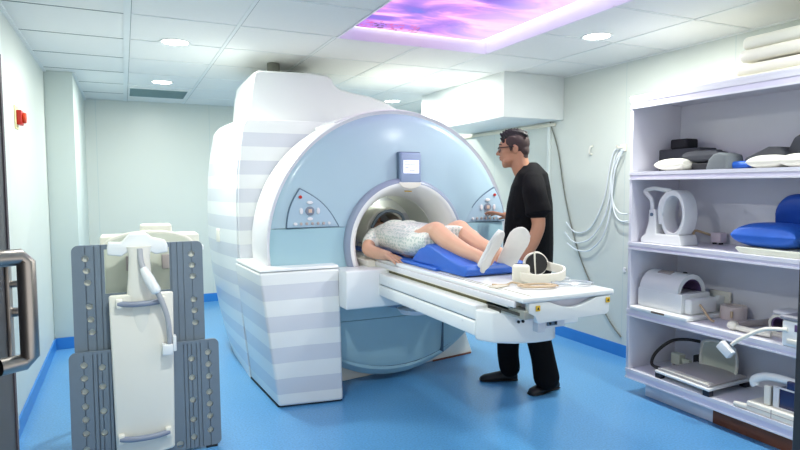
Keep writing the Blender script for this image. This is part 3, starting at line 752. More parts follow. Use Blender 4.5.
    for i in range(9):
        f = -.080+.150*i/8
        for l in (-.045, -.022, 0, .022, .045):
            zz = .062+.060*math.sqrt(max(0, 1-((f+.012)/.10)**2-(l/.072)**2))
            h2.limb([tuple(H(f-.006, l, zz-.012))+(.012,), tuple(H(f+.010, l*1.02, zz+.002+.010*i/8+random.uniform(-.003, .003)))+(.0065,)], 8)
    obj('hair', h2, hairm, root, voxel=.0045, sm=1, label='black hair brushed up on top')
    # glasses
    g = MB()
    for sd in (1, -1):
        x = .104
        fr = [H(x-.004, sd*.010, .010), H(x-.002, sd*.014, .019), H(x-.010, sd*.050, .019), H(x-.014, sd*.054, .0), H(x-.010, sd*.046, -.016), H(x-.002, sd*.018, -.016), H(x-.004, sd*.010, .010)]
        g.tube(fr, .0024, 8); g.tube([H(x-.012, sd*.054, .012), H(.05, sd*.077, .010), H(.0, sd*.080, .006), H(-.012, sd*.079, -.008)], .003, 8)
    g.tube([H(.102, .012, .008), H(.107, 0, .012), H(.102, -.012, .008)], .0024, 8)
    go = obj('glasses', g, blackrub, root, smooth=True)
    for sd in (1, -1):
        obj('lens', MB().add([H(.100, sd*.012, .017), H(.093, sd*.051, .017), H(.093, sd*.047, -.014), H(.101, sd*.018, -.014)], [(0, 1, 2, 3)]), glassm, go)
        obj('eyebrow', MB().limb([tuple(H(.095, sd*.014, .030))+(.004,), tuple(H(.092, sd*.034, .036))+(.0045,), tuple(H(.080, sd*.052, .030))+(.003,)], 8), hairm, root)
        e_ = obj('eye', MB().ell(H(.078, sd*.031, .003), (.0125, .0125, .0115), HR, 8), mat('eye_white', 'e8e4de', .2), root)
        obj('iris', MB().ell(H(.086, sd*.031, .000), (.0060, .006, .006), HR, 6), mat('dark_iris', '1c120c', .2), e_)
    obj('lips', MB().ell(H(.0985, 0, -.052), (.007, .019, .005), HR, 8).ell(H(.096, 0, -.0645), (.008, .017, .0055), HR, 8), mat('lip_tone', '9a5f52', .45), root, smooth=True)
technician()

def patient():
    root = empty('person', (1.79, 3.4, TZ), 'person lying on the table in a pale printed gown, knees over a blue wedge', 'person')
    b = MB(); U = V((0, 0, 1)); X = V((1, 0, 0))
    # torso under gown
    ts = [(4.03, 1.03, .06, .06), (3.98, 1.03, .13, .075), (3.88, 1.035, .165, .085), (3.7, 1.035, .165, .09), (3.55, 1.03, .16, .09), (3.4, 1.03, .175, .09), (3.3, 1.025, .16, .085)]
    b.loft([section(V((1.79, y, z)), X*rx, U*rz) for y, z, rx, rz in ts])
    b.limb([(1.79, 4.0, 1.03, .055), (1.79, 4.10, 1.035, .052)], 14)
    # head, face up
    hc = V((1.79, 4.20, 1.05))
    def H(x, y, z): return hc+V((x, y, z))
    for c, r in (((0, .03, 0), (.072, .092, .082)), ((0, -.02, .015), (.062, .07, .065)), ((0, -.055, .02), (.05, .055, .045)), ((0, -.085, .03), (.028, .028, .028))): b.ell(H(*c), r, None, 12)
    b.limb([tuple(H(0, .0, .078))+(.009,), tuple(H(0, -.025, .098))+(.012,)], 8)
    for s in (1, -1): b.ell(H(s*.072, .0, -.01), (.009, .03, .02), None, 8); b.ell(H(s*.03, .01, .065), (.018, .012, .012), None, 8)
    b.ell(H(0, -.055, .070), (.02, .008, .010), None, 8)
    # right arm (towards the viewer)
    b.limb([(1.625, 3.87, 1.04, .052), (1.565, 3.80, 1.01, .050), (1.505, 3.71, .972, .044), (1.52, 3.60, .957, .041), (1.548, 3.46, .952, .029), ], 14)
    hand(b, (1.548, 3.46, .952), (.02, -.16, -.025), (0, 0, -1), .172, .18, side=1, spread=.10, r=.0085)
    # left arm
    b.limb([(1.955, 3.87, 1.04, .052), (2.02, 3.74, .99, .046), (2.035, 3.6, .965, .040), (2.02, 3.46, .955, .029)], 14)
    hand(b, (2.02, 3.46, .955), (-.01, -.16, -.02), (0, 0, -1), .172, .2, side=-1, spread=.05)
    # legs
    b.limb([(1.705, 3.42, 1.015, .095), (1.69, 3.25, 1.055, .085), (1.68, 3.08, 1.128, .061), (1.685, 3.03, 1.118, .056), (1.70, 2.93, 1.072, .057), (1.72, 2.80, 1.035, .045), (1.737, 2.68, 1.015, .036), (1.742, 2.63, .995, .036)], 18)
    b.limb([(1.885, 3.42, 1.015, .095), (1.89, 3.30, 1.055, .085), (1.893, 3.16, 1.126, .062), (1.890, 3.11, 1.118, .058), (1.882, 3.0, 1.082, .058), (1.87, 2.86, 1.055, .046), (1.87, 2.73, 1.04, .036), (1.872, 2.67, 1.02, .036)], 18)
    # feet inside the shoes
    b.limb([(1.740, 2.63, .985, .034), (1.752, 2.595, 1.03, .034), (1.768, 2.565, 1.10, .028)], 10)
    b.limb([(1.872, 2.67, .99, .034), (1.90, 2.62, 1.04, .034), (1.925, 2.585, 1.10, .028)], 10)
    obj('body', b, skin_w, root, voxel=.0055, sm=3)
    # gown
    g = MB()
    gs = [(4.00, 1.035, .11, .075), (3.95, 1.035, .175, .095), (3.85, 1.04, .205, .108), (3.70, 1.043, .205, .114), (3.55, 1.040, .200, .116), (3.42, 1.035, .205, .108), (3.30, 1.040, .205, .100), (3.20, 1.055, .205, .098), (3.10, 1.072, .205, .090), (3.05, 1.075, .20, .082)]
    def gsec(y, z, rx, rz):
        return [V((p.x, p.y+.045*((p.z-z)/rz if y < 3.3 else 0)*0, max(p.z, TZ+.022))) for p in section(V((1.79, y, z)), X*rx, U*rz, 40)]
    g.loft([gsec(*q) for q in gs])
    g.limb([(1.63, 3.89, 1.045, .062), (1.585, 3.82, 1.02, .064), (1.56, 3.79, 1.005, .064)], 18)
    g.limb([(1.95, 3.89, 1.045, .062), (2.0, 3.81, 1.01, .062)], 18)
    g.ell((1.75, 3.80, 1.12), (.09, .075, .045), None, 10); g.ell((1.86, 3.80, 1.12), (.075, .07, .04), None, 10)
    for k in range(14):
        y = random.uniform(3.2, 3.8); x = random.uniform(1.64, 1.9)
        g.limb([(x, y, 1.125, .012), (x+.04, y-.03, 1.13, .013), (x+.1, y-.05, 1.125, .010)], 8)
    obj('gown', g, gownm, root, voxel=.007, sm=4, label='pale gown printed with small grey green marks')
    # shoes: upright white soles facing down the table
    def shoe(heel, toe, n, wd, side):
        heel, toe, n = V(heel), V(toe), V(n); d = (toe-heel); Ln = d.length; d.normalize(); n = (n-d*n.dot(d)).normalized(); w = d.cross(n)*side
        prof = [(0, .016, 0), (.03, .028, 0), (.10, .038, 0), (.22, .042, 0), (.36, .042, .001), (.52, .044, .002), (.68, .048, .002), (.80, .047, 0), (.90, .039, 0), (.97, .024, 0), (1, .010, 0)]
        m_ = MB(); rg = []
        for t_, rw, off in prof: rg.append([heel+d*Ln*t_+w*(off+rw*wd*math.cos(a))+n*(.009*math.sin(a)) for a in [2*PI*i/24 for i in range(24)]])
        o = obj('shoe', m_.loft(rg), shoewhite, root, smooth=True, auto=80, label='white slip-on shoe seen from its sole')
        u = MB(); rg = []
        for t_, rw, off in prof:
            hh = .045 if t_ > .5 else .05
            hh *= (1 if t_ < .8 else .7)*.75
            rg.append([heel+d*Ln*t_*.985+w*(off+rw*wd*.93*math.cos(a))-n*(.002+hh*.5+hh*.5*math.sin(a)) for a in [2*PI*i/24 for i in range(24)]])
        obj('upper', u.loft(rg), mat('white_shoe_upper', 'e2e2e2', .6), o, smooth=True, auto=80)
    shoe((1.705, 2.60, .945), (1.762, 2.50, 1.168), (.30, -.93, -.2), .90, 1)
    shoe((1.848, 2.62, .942), (1.915, 2.52, 1.178), (-.45, -.87, -.2), 1.25, 1)
    # dark hair
    h_ = MB(); h_.ell(H(0, .045, .005), (.086, .092, .092), None, 12).ell(H(.0, .06, .04), (.06, .06, .05), None, 10)
    for s in (1, -1): h_.ell(H(s*.06, .02, -.02), (.035, .08, .05), None, 10)
    obj('hair', h_, hairm, root, voxel=.007, sm=2, label='dark hair')
patient()

# head coil around the patient's head in the bore
hcx = empty('head_coil', (1.79, 4.15, .93), 'white ring shaped head coil around the head of the lying patient inside the bore', 'head coil')
obj('coil_ring', MB().lathe([(.135, 4.03), (.165, 4.02), (.178, 4.05), (.178, 4.36), (.165, 4.38), (.140, 4.38), (.135, 4.03)], (1.79, 0, 1.07), 'Y', 48, math.radians(-35), math.radians(215)), white2, hcx, smooth=True, auto=50)
obj('coil_base', MB().box(1.64, 1.94, 4.02, 4.40, .925, .962), white2, hcx, bevel=.008)
cg = obj('coil_cage', MB().tube([(1.655, 4.0, 1.10), (1.70, 3.97, 1.19), (1.79, 3.965, 1.22), (1.88, 3.97, 1.19), (1.925, 4.0, 1.10)], .012, 10, 4), coilgrey, hcx, smooth=True)

# ------------------------------------------------------------------ headphones & tubes on the table
hp = empty('headphones', (1.86, 2.34, TZ), 'cream headphones with black ear pads lying on the foot end of the table', 'headphones')
c1 = at(535, 264, 1, 2.42); c0 = at(521, 274, 1, 2.33); c2 = at(557, 272, 1, 2.30)
vw = V((.56, .82, 0)).normalized(); si = V((.82, -.56, 0))
def disc_at(mb, c, nrm, r, t, n=28):
    nrm = V(nrm).normalized(); a = nrm.orthogonal().normalized(); b_ = nrm.cross(a); c = V(c)
    rg = [[c+nrm*h+(a*math.cos(2*PI*i/n)+b_*math.sin(2*PI*i/n))*q for i in range(n)] for q, h in ((r*.55, -t/2), (r*.95, -t/2), (r, -t/4), (r, t/4), (r*.95, t/2), (r*.55, t/2))]
    return mb.loft(rg)
nA = (-.35, -.92, .18)
obj('ear_cup', disc_at(MB(), c1, nA, .062, .035), creampad, hp, smooth=True, auto=50)
ed = obj('ear_pad', disc_at(MB(), V(c1)+V(nA).normalized()*.026, nA, .054, .030), blackrub, hp, smooth=True, auto=50, label='black padded ear cushion')
obj('ear_cup', MB().obox((c0.x, c0.y, TZ+.050), (.085, .04, .092), rz=-.75, rx=.12), creampad, hp, bevel=.014, seg=4)
obj('ear_pad', MB().obox((c0.x+.022, c0.y+.03, TZ+.058), (.07, .022, .075), rz=-.75), blackrub, hp, bevel=.010, seg=3)
# broad headband laid on its side
hb = MB(); pc = [V((c0.x-.02, c0.y-.02, TZ+.040)), V((c0.x+.06, c0.y-.055, TZ+.028)), V((c2.x-.02, c2.y-.05, TZ+.036)), V((c2.x+.035, c2.y-.01, TZ+.055)), V((c2.x+.02, c2.y+.06, TZ+.066)), V((c1.x+.045, c1.y+.03, TZ+.075))]
pc, _ = catmull(pc, [1]*6, 6); rg = []
for i, p in enumerate(pc):
    t = (pc[min(i+1, len(pc)-1)]-pc[max(i-1, 0)]).normalized(); o_ = V((t.y, -t.x, 0)).normalized()
    rg.append([p+o_*.006+V((0, 0, .022)), p-o_*.006+V((0, 0, .022)), p-o_*.006-V((0, 0, .022)), p+o_*.006-V((0, 0, .022))])
obj('headband', hb.loft(rg), creampad, hp, bevel=.004)
q = V(c1)
obj('adjuster_bar', MB().tube([(q.x-.035, q.y-.05, TZ+.03), (q.x-.045, q.y-.055, TZ+.10), (q.x-.047, q.y-.055, TZ+.15)], [.003, .004, .005], 10), creampad, hp, smooth=True)
obj('inner_band', MB().tube([(q.x-.045, q.y-.01, TZ+.05), (q.x-.03, q.y, TZ+.12), (q.x+.02, q.y+.01, TZ+.135), (q.x+.06, q.y, TZ+.11), (q.x+.085, q.y-.01, TZ+.06)], .007, 10, 5), creampad, hp, smooth=True)

def coil_loop(c, rx, ry, turns, r, rz=0, z0=TZ+.005, jit=.006, tail=None):
    pts = []
    for i in range(int(turns*24)):
        a = 2*PI*i/24; k = 1.12-.13*i/24+jit*9*math.sin(a*.37+i*.05)
        x, y = rx*k*math.cos(a), ry*k*math.sin(a)
        pts.append((c[0]+x*math.cos(rz)-y*math.sin(rz), c[1]+x*math.sin(rz)+y*math.cos(rz), z0+r+.0012*(i/24)+.002*abs(math.sin(a*1.5))))
    return pts+(tail or [])
p1 = at(538, 288, 2, TZ)
tag(obj('headphone_tube', MB().tube(coil_loop((p1.x, p1.y), .085, .045, 3.2, .0045, -.4), .0045, 8), beige, smooth=True), 'loops of thin beige tube coiled under the headphones', 'tube')
p2 = at(577, 285, 2, TZ)
tag(obj('clear_tube', MB().tube(coil_loop((p2.x-.02, p2.y+.01), .09, .055, 2.2, .0045, -.5), .0045, 8), clear, smooth=True), 'loops of clear tube coiled at the far corner of the table end', 'tube')
p3 = at(510, 286, 2, TZ)
tag(obj('loose_tube', MB().tube([(p3.x-.07, p3.y+.05, TZ+.005), (p3.x-.02, p3.y+.01, TZ+.005), (p3.x+.03, p3.y+.02, TZ+.012), (p3.x+.06, p3.y-.03, TZ+.005)], .005, 8, 6), beige, smooth=True), 'short beige tube end lying left of the headphones', 'tube')
p4 = at(563, 281, 2, TZ)
tag(obj('squeeze_bulb', MB().ell((p4.x, p4.y, TZ+.012), (.04, .022, .012), None, 10), mat('grey_rubber_bulb', 'b4bcc2', .5), smooth=True), 'small flat grey squeeze bulb right of the headphones', 'squeeze bulb')
p5 = at(499, 287, 2, TZ)
tag(obj('crumpled_film', MB().obox((p5.x, p5.y, TZ+.004), (.10, .05, .007), rz=.3), mat('cream_film', 'e3dccb', .4, trans=.2), bevel=.003), 'flat cream strap lying on the board left of the beige tubes', 'strap')

# ------------------------------------------------------------------ grey coil on end at the left
GYc = 3.25
gc = empty('spine_coil', (.09, GYc, 0), 'large grey and white spine coil standing on end, with round holes and two handles', 'spine coil')
def tilt(p):   # leans back a little
    x, y, z = p; return (x+.03*(z-.5)*.1, y+.05*z, z)
def plate(name, x0, x1, z0, z1, y0, th, holes, grooves, cut=None, rad=.03, skew=0, label=None, flat_top=True):
    """rounded plate in XZ built as a grid with true holes cut by boolean"""
    n = 6; pts = []
    for cx, cz, a0 in ((x1-rad, z0+rad, -PI/2), (x1-rad, z1-rad, 0), (x0+rad, z1-rad, PI/2), (x0+rad, z0+rad, PI)):
        for i in range(n+1):
            a = a0+PI/2*i/n; pts.append((cx+rad*math.cos(a), cz+rad*math.sin(a)))
    mb = MB().prism(pts, 1, y0, y0+th)
    cutter = MB()
    for hx_, hz_, hr in holes: cutter.prism([(hx_+hr*math.cos(2*PI*i/20+.07), hz_+hr*math.sin(2*PI*i/20+.07)) for i in range(20)], 1, y0-.05, y0+th+.05)
    if cut: cutter.box(cut[0], cut[1], y0-.05, y0+th+.05, cut[2], cut[3])
    for gx, ga, gb_ in grooves: cutter.box(gx-.0022, gx+.0022, y0-.01, y0+.008, ga, gb_)
    me = bpy.data.meshes.new('c'); me.from_pydata(cutter.v, [], cutter.f); bm = bmesh.new(); bm.from_mesh(me)
    bmesh.ops.recalc_face_normals(bm, faces=bm.faces); bm.to_mesh(me); bm.free()
    co = bpy.data.objects.new('c', me); C.objects.link(co)
    o = obj(name, mb, coilgrey, gc, label=label)
    md = o.modifiers.new('b', 'BOOLEAN'); md.operation = 'DIFFERENCE'; md.object = co; md.solver = 'EXACT'; md.use_self = True
    dg = bpy.context.evaluated_depsgraph_get(); ne = bpy.data.meshes.new_from_object(o.evaluated_get(dg)); o.modifiers.clear(); o.data = ne
    bpy.data.objects.remove(co)
    for v in ne.vertices:
        x, y, z = v.co; v.co = (x+skew*(z-z0), y+.05*z, z)
    md = o.modifiers.new('bv', 'BEVEL'); md.width = .002; md.segments = 1; md.limit_method = 'ANGLE'; md.angle_limit = math.radians(50)
    return o
ua = at(70, 247, 1, GYc); 
H1 = [(-.185+.004*i, z, .0165) for i, z in enumerate((1.045, .985, .925, .805, .74, .675))]
H2 = [(.318+.002*i, z, .0165) for i, z in enumerate((1.045, .985, .925, .80, .74, .675))]
ug = [(x, .56, 1.13) for x in (-.185, -.145, -.115, -.075, -.055, .195, .215, .245, .275, .318)]
plate('upper_plate', -.245, .375, .56, 1.112, GYc, .016, H1+H2, ug, cut=(-.10, .208, .862, 1.088), label='upper grey plate with a square window')
H3 = [(-.205, z, .0165) for z in (.52, .455, .39, .315, .25, .18, .10)]+[(.385, z, .0165) for z in (.515, .45, .385, .30, .235, .17, .095)]
H3 += [(-.125, z, .0165) for z in (.50, .405, .28, .17, .06)]+[(.30, z, .0165) for z in (.49, .39, .27, .165, .07)]+[(-.03, .05, .018), (.23, .045, .018), (.13, .05, .018)]
lg = [(x, .005, .57) for x in (-.205, -.165, -.145, -.125, -.095, -.078, .26, .28, .30, .325, .345, .385)]
plate('lower_plate', -.27, .440, .012, .585, GYc-.03, .016, H3, lg, label='wider lower grey plate with rows of holes')
sp = [(-.07, .06), (.205, .06), (.220, .835), (.085, .845), (-.075, .845)]
sp = [(-.072, .045), (0, .032), (.13, .032), (.202, .045), (.218, .86), (-.085, .86)]
w_ = obj('spine_panel', MB().prism([(x, z) for x, z in sp], 1, GYc-.055, GYc-.028), white2, gc, bevel=.012, seg=4, label='long white centre panel')
for v in w_.data.vertices: v.co.y += .05*v.co.z
nb = MB().loft([[(.062+rx*math.cos(a), GYc-.035+.05*z+ry*math.sin(a), z) for a in [2*PI*i/24 for i in range(24)]] for z, rx, ry in ((.555, .004, .003), (.59, .035, .014), (.66, .052, .020), (.76, .062, .026), (.86, .064, .03), (.95, .055, .03), (1.05, .05, .03), (1.10, .06, .03))])
for n_, bx in (('rear_shell', (-.235, -.12, .60, 1.09)), ('rear_shell', (.225, .36, .60, 1.09)), ('rear_shell', (-.255, .425, .03, .57))):
    o = obj(n_, MB().box(bx[0], bx[1], GYc+(.018 if bx[2] > .1 else -.012), GYc+(.045 if bx[2] > .1 else .015), bx[2], bx[3]), mat('rear_shell_grey', 'dfe2d8', .5), gc, bevel=.006, label='pale shell seen through the holes')
    for v in o.data.vertices: v.co.y += .05*v.co.z
obj('neck_piece', nb, white2, gc, smooth=True, auto=60, label='white tapering neck piece')
tp = [(-.085, 1.10), (-.08, 1.125), (-.02, 1.12),  (.0, 1.142), (.02, 1.165), (.10, 1.165), (.125, 1.142), (.19, 1.125), (.20, 1.10), (.20, 1.065), (.14, 1.055), (.10, 1.08), (.02, 1.08), (-.02, 1.052), (-.085, 1.062)]
o = obj('head_crosspiece', MB().prism(tp, 1, GYc-.04, GYc+.05), white, gc, bevel=.008)
for v in o.data.vertices: v.co.y += .055
for hz_, w in ((.815, .105), (.135, .115)):
    y_ = GYc-.055+.05*hz_
    ho = obj('handle', MB().tube([(.062-w, y_-.018, hz_+.006), (.062-w*.4, y_-.032, hz_), (.062+w*.4, y_-.032, hz_), (.062+w, y_-.018, hz_+.006)], .0145, 14, 4), greyhandle, gc, smooth=True, label='grey curved carrying handle')
    for q0 in (.062-w-.01, .062+w-.02): obj('handle_mount', MB().box(q0, q0+.03, y_-.03, y_+.004, hz_-.02, hz_+.028), white2, ho, bevel=.006)
cbp = [(.065, GYc-.01, 1.09), (.07, GYc-.03, 1.02), (.095, GYc-.06, .955), (.125, GYc-.07, .90), (.16, GYc-.075, .82), (.185, GYc-.075, .72), (.19, GYc-.07, .62), (.185, GYc-.065, .585)]
co_ = obj('cable', MB().tube(cbp, .0135, 12, 5), mat('grey_coil_cable', 'a9acb2', .45), gc, smooth=True)
obj('cable_sleeve', MB().tube([(.078, GYc-.045, .995), (.10, GYc-.064, .945), (.13, GYc-.073, .885), (.137, GYc-.074, .87)], [.018, .026, .026, .019], 14, 3), white, co_, smooth=True)
obj('cable_plug', MB().box(.155, .205, GYc-.085, GYc-.02, .545, .60).box(.205, .222, GYc-.08, GYc-.03, .56, .64), white, co_, bevel=.005)
for q0 in (-.2, .36): obj('foot', MB().box(q0, q0+.06, GYc-.03, GYc+.05, 0, .014), blackrub, gc, bevel=.003)

# arched white board behind it, and two cream pads on a trolley
ar = empty('coil_cover_board', (.1, 3.56, 0), 'white board with an arched top leaning behind the grey spine coil', 'board')
pts = [(-.105, .0), (.345, .0), (.345, 1.075)]
for i in range(17):
    a = PI*i/16; pts.append((.12+.225*math.cos(a), 1.075+.078*math.sin(a)))
pts += [(-.105, 1.075)]
obj('panel', MB().prism(pts, 1, 3.50, 3.52), seatwhite, ar, bevel=.006)
rimp = [(.12+.225*math.cos(PI*i/20), 3.51, 1.075+.080*math.sin(PI*i/20)) for i in range(21)]
obj('edge_bead', MB().tube(rimp, .011, 10), creampad, ar, smooth=True)
for x in (.0, .18): obj('clip', MB().box(x, x+.045, 3.475, 3.50, .95, 1.03), padbeige, ar, bevel=.004)
tr = empty('trolley', (.12, 3.75, 0), 'low white trolley behind the spine coil carrying cream pads', 'trolley')
obj('shelf', MB().box(-.2, .42, 3.62, 3.92, 1.03, 1.06), white, tr, bevel=.006)
for x in (-.18, .39):
    for y in (3.64, 3.88):
        obj('leg', MB().box(x-.012, x+.012, y-.012, y+.012, .03, 1.03), white, tr, bevel=.003); obj('wheel', MB().disc((x-.012, y, .03), .03, .024, 'X'), blackrub, tr, bevel=.003)
def soft(name, x0, x1, y0, y1, z0, z1, m, label, cat, bev=.015, group=None):
    return tag(obj(name, MB().box(x0, x1, y0, y1, z0, z1), m, bevel=bev, seg=4), label, cat, group)
soft('foam_pad', -.13, .40, 3.66, 3.88, 1.0605, 1.125, creamfoam, 'long cream foam pad on the trolley behind the spine coil', 'pad', .01)
soft('foam_block', .08, .25, 3.68, 3.82, 1.1255, 1.185, creampad, 'small white block on top of the cream pad behind the spine coil', 'block', .012)

# ------------------------------------------------------------------ shelving
SX0, SX1, SY0, SY1 = 3.055, 3.50, .95, 2.89
sh = empty('shelving_unit', (3.28, 1.9, 0), 'open white laminate shelving unit with lavender edge strips along the right wall', 'shelving')
obj('side_panel', MB().box(SX0, SX1, SY1-.022, SY1, .10, 1.965), laminate, sh, bevel=.002)
obj('side_panel', MB().box(SX0, SX1, SY0, SY0+.022, .10, 1.965), laminate, sh, bevel=.002)
obj('back_panel', MB().box(SX1, SX1+.012, SY0, SY1, .10, 1.965), laminate, sh)
for z, t in ((1.965, .062), (1.49, .053), (1.023, .047), (.573, .048), (.165, .065)):
    s_ = obj('shelf', MB().box(SX0, SX1, SY0+.022, SY1-.022, z-.022, z), laminate, sh, bevel=.002)
    obj('edge_strip', MB().box(SX0-.004, SX0+.018, SY0+.02, SY1-.02, z-t+.010, z-.022), lavender, s_)
    obj('front_lip', MB().box(SX0-.006, SX0+.018, SY0, SY1-.0, z-t, z-t+.010).box(SX0-.006, SX0, SY0, SY1, z-.021, z+.001), laminate, s_)
obj('top_panel', MB().box(SX0-.005, SX1+.02, SY0-.01, SY1+.004, 1.965, 1.985), laminate, sh, bevel=.002)
obj('plinth', MB().box(SX0+.055, SX1, SY1-.62, SY1-.12, 0, .10), laminate, sh, bevel=.002)
obj('kick_board', MB().box(SX0+.05, SX1, SY0+.05, SY1-.62, 0, .10), bronze, sh, bevel=.002, label='brown wooden kick board')

def onx(px, z, x): # y on the shelf for a pixel column at a chosen depth
    return at(px, 187.7, 0, x).y
def blob(name, mbf, m, label, cat, voxel=.006, sm=5, group=None): return tag(obj(name, mbf, m, voxel=voxel, sm=sm), label, cat, group)
def cushion(c, d, rz=0, puff=.5, tip=0):
    """pillow shape: rounded rectangle plan, thick middle"""
    mb = MB(); n = 20; rg = []
    c = V(c); R = Matrix.Rotation(rz, 3, 'Z') @ Matrix.Rotation(tip, 3, 'Y')
    top = []; 
    for i in range(n+1):
        row = []
        for j in range(n+1):
            u, v = -1+2*i/n, -1+2*j/n
            hgt = ((1-abs(u)**3)*(1-abs(v)**3))**puff; k = 1-.10*(1-abs(u))*abs(v)**2-.0
            k2 = 1-.08*(1-abs(v)) * abs(u)**2
            row.append((u*d[0]/2*k2, v*d[1]/2*k, hgt*d[2]/2))
        top.append(row)
    vs = [c+R@V(p) for row in top for p in row]; o = len(vs)
    vs += [c+R@V((p[0], p[1], -p[2])) for row in top for p in row]; fs = []
    for i in range(n):
        for j in range(n):
            a = i*(n+1)+j; fs.append((a, a+1, a+n+2, a+n+1)); fs.append((o+a, o+a+n+1, o+a+n+2, o+a+1))
    return mb.add(vs, fs)
# top of unit: long cream mattresses, rounded front edges
Z = 1.985
def longpad(x0, x1, y0, y1, z0, z1, m, label):
    o = obj('foam_mattress', MB().box(x0, x1, y0, y1, z0, z1), m, bevel=min(.028, (z1-z0)*.42), seg=4)
    return tag(o, label, 'mattress', 'mattresses on top of the shelving')
ya = onx(730, 0, 3.10)
z_of = lambda py, x, y, px: None
longpad(3.08, 3.50, .95, at(662, 92, 2, Z).y, Z+.0005, Z+.012, creamfoam, 'thin flat cream sheet, lowest of the mattresses on top of the shelving')
longpad(3.10, 3.50, 1.0, onx(730, 0, 3.10), Z+.013, Z+.078, creampad, 'cream mattress second from below on top of the shelving')
longpad(3.115, 3.50, 1.0, onx(733, 0, 3.115), Z+.092, Z+.160, creampad, 'cream mattress second from above, with dark gap beneath it, on top of the shelving')
longpad(3.13, 3.50, 1.0, onx(736, 0, 3.13), Z+.161, Z+.232, creamfoam, 'topmost cream mattress of the pile on the shelving')
tag(obj('dark_strap', MB().box(3.13, 3.45, 1.1, 1.80, Z+.0785, Z+.0915), mat('dark_brown_strap', '3a2a2c', .6), bevel=.003), 'dark brown strap between two cream mattresses on top of the shelving', 'strap')

# shelf 2 (z 1.49): foam bits
Z = 1.4905
y1 = onx(664, 0, 3.38); y2 = onx(712, 0, 3.38)
soft('foam_block', 3.30, 3.46, y2+.03, y1, Z, Z+.150, charcoal, 'long charcoal foam block at the far end of the second shelf', 'block', .01)
soft('foam_block', 3.32, 3.43, onx(690, 0, 3.36), onx(673, 0, 3.36), Z+.151, Z+.215, blackfoam, 'small black foam block stacked on the long charcoal block', 'block', .012)
blob('cushion', cushion((3.16, (onx(657, 0, 3.14)+onx(690, 0, 3.14))/2, Z+.040), (.16, .22, .078)), creamfoam, 'flat white cushion at the far end of the second shelf', 'cushion', .005, 2)
blob('foam_wedge', cushion((3.24, (onx(688, 0, 3.22)+onx(722, 0, 3.22))/2, Z+.083), (.16, .26, .075), tip=.1, puff=.3), charcoal, 'slanted charcoal foam pad leaning between the white cushion and the round grey cushion', 'pad', .005, 2)
soft('foam_pad', 3.17, 3.29, onx(720, 0, 3.2), onx(694, 0, 3.2), Z, Z+.045, blackfoam, 'thin dark foam pad under the slanted charcoal pad', 'pad', .008)
soft('foam_pad', 3.33, 3.44, onx(716, 0, 3.38), onx(702, 0, 3.38)-.003, Z, Z+.135, charcoal, 'dark foam pad behind the slanted pad, right of the long block', 'pad', .012)
ym = (onx(712, 0, 3.15)+onx(733, 0, 3.15))/2
hm = MB(); wd = abs(onx(712, 0, 3.15)-onx(733, 0, 3.15))/2
pts = [(ym-wd, Z), (ym-wd*1.0, Z+.05), (ym-wd*.9, Z+.085), (ym-wd*.2, Z+.098), (ym+wd*.35, Z+.090), (ym+wd*.8, Z+.06), (ym+wd*1.1, Z)]
tag(obj('foam_wedge', hm.prism(pts, 0, 3.09, 3.24), mat('mid_grey_foam', '6a7175', .75, noise=.08, bump=.3), bevel=.012), 'rounded mid grey foam wedge in the middle of the second shelf', 'wedge')
blob('folded_cloth', cushion((3.20, (onx(732, 0, 3.2)+onx(754, 0, 3.2))/2, Z+.024), (.14, .16, .046), puff=.3), bluecloth, 'bright blue folded cloth between grey foam wedges on the second shelf', 'cloth', .004, 1)
yl, yr = onx(749, 0, 3.22), onx(788, 0, 3.22)
tag(obj('foam_wedge', MB().prism([(yl, Z), (yl, Z+.065), (yl-.04, Z+.08), (yl-.13, Z+.118), (yl-.19, Z+.115), (yr+.0, Z+.08), (yr, Z)], 0, 3.17, 3.32), charcoal, bevel=.012), 'charcoal foam wedge with a raised middle behind white cushions on the second shelf', 'wedge')
blob('cushion', cushion((3.14, (onx(752, 0, 3.13)+onx(785, 0, 3.13))/2, Z+.035), (.14, .20, .072)), creamfoam, 'white cushion in front of the charcoal wedge on the second shelf', 'cushion', .005, 2)
blob('cushion', cushion((3.14, onx(800, 0, 3.13), Z+.036), (.14, .175, .072)), creamfoam, 'white cushion cut by the right border on the second shelf', 'cushion', .005, 2)
yq = onx(787, 0, 3.28)
tag(obj('foam_wedge', MB().prism([(yq, Z), (yq-.01, Z+.07), (yq-.055, Z+.165), (yq-.10, Z+.185), (yq-.25, Z+.19), (yq-.25, Z)], 0, 3.23, 3.42), mat('dark_slate_foam', '4f5359', .7, noise=.08), bevel=.015), 'tall dark slate foam wedge at the right border of the second shelf', 'wedge')

# shelf 3 (z 1.023): loop coil, plug, blue cushions on a tray
Z = 1.0235
lc = empty('head_coil', (3.2, 2.72, Z), 'white open loop head coil standing on the middle shelf', 'head coil')
yA, yB = onx(645, 0, 3.13), onx(696, 0, 3.22)
L_ = yA-yB
def yy(t): return yA-L_*t
obj('coil_foot', MB().prism([(yy(-.04), Z), (yy(-.04), Z+0.0325), (yy(.08), Z+0.0585), (yy(.16), Z+0.1430), (yy(.17), Z+0.2210), (yy(.33), Z+0.2210), (yy(.36), Z+0.0650), (yy(.92), Z+0.0650), (yy(.98), Z)], 0, 3.11, 3.27), white, lc, bevel=.008)
def ringx(x0, x1, c, ro, ri, sy, m, nm, par, a0=0, a1=2*PI, **k):
    mb = MB(); rg = []; n = 40
    for i in range(n+1):
        a = a0+(a1-a0)*i/n; ca, sa = math.cos(a), math.sin(a)
        rg.append([(x0, c[0]+ro*sy*ca, c[1]+ro*sa), (x1, c[0]+ro*sy*ca, c[1]+ro*sa), (x1, c[0]+ri*sy*ca, c[1]+ri*sa), (x0, c[0]+ri*sy*ca, c[1]+ri*sa)])
    return obj(nm, mb.loft(rg, caps=True), m, par, bevel=.006, **k)
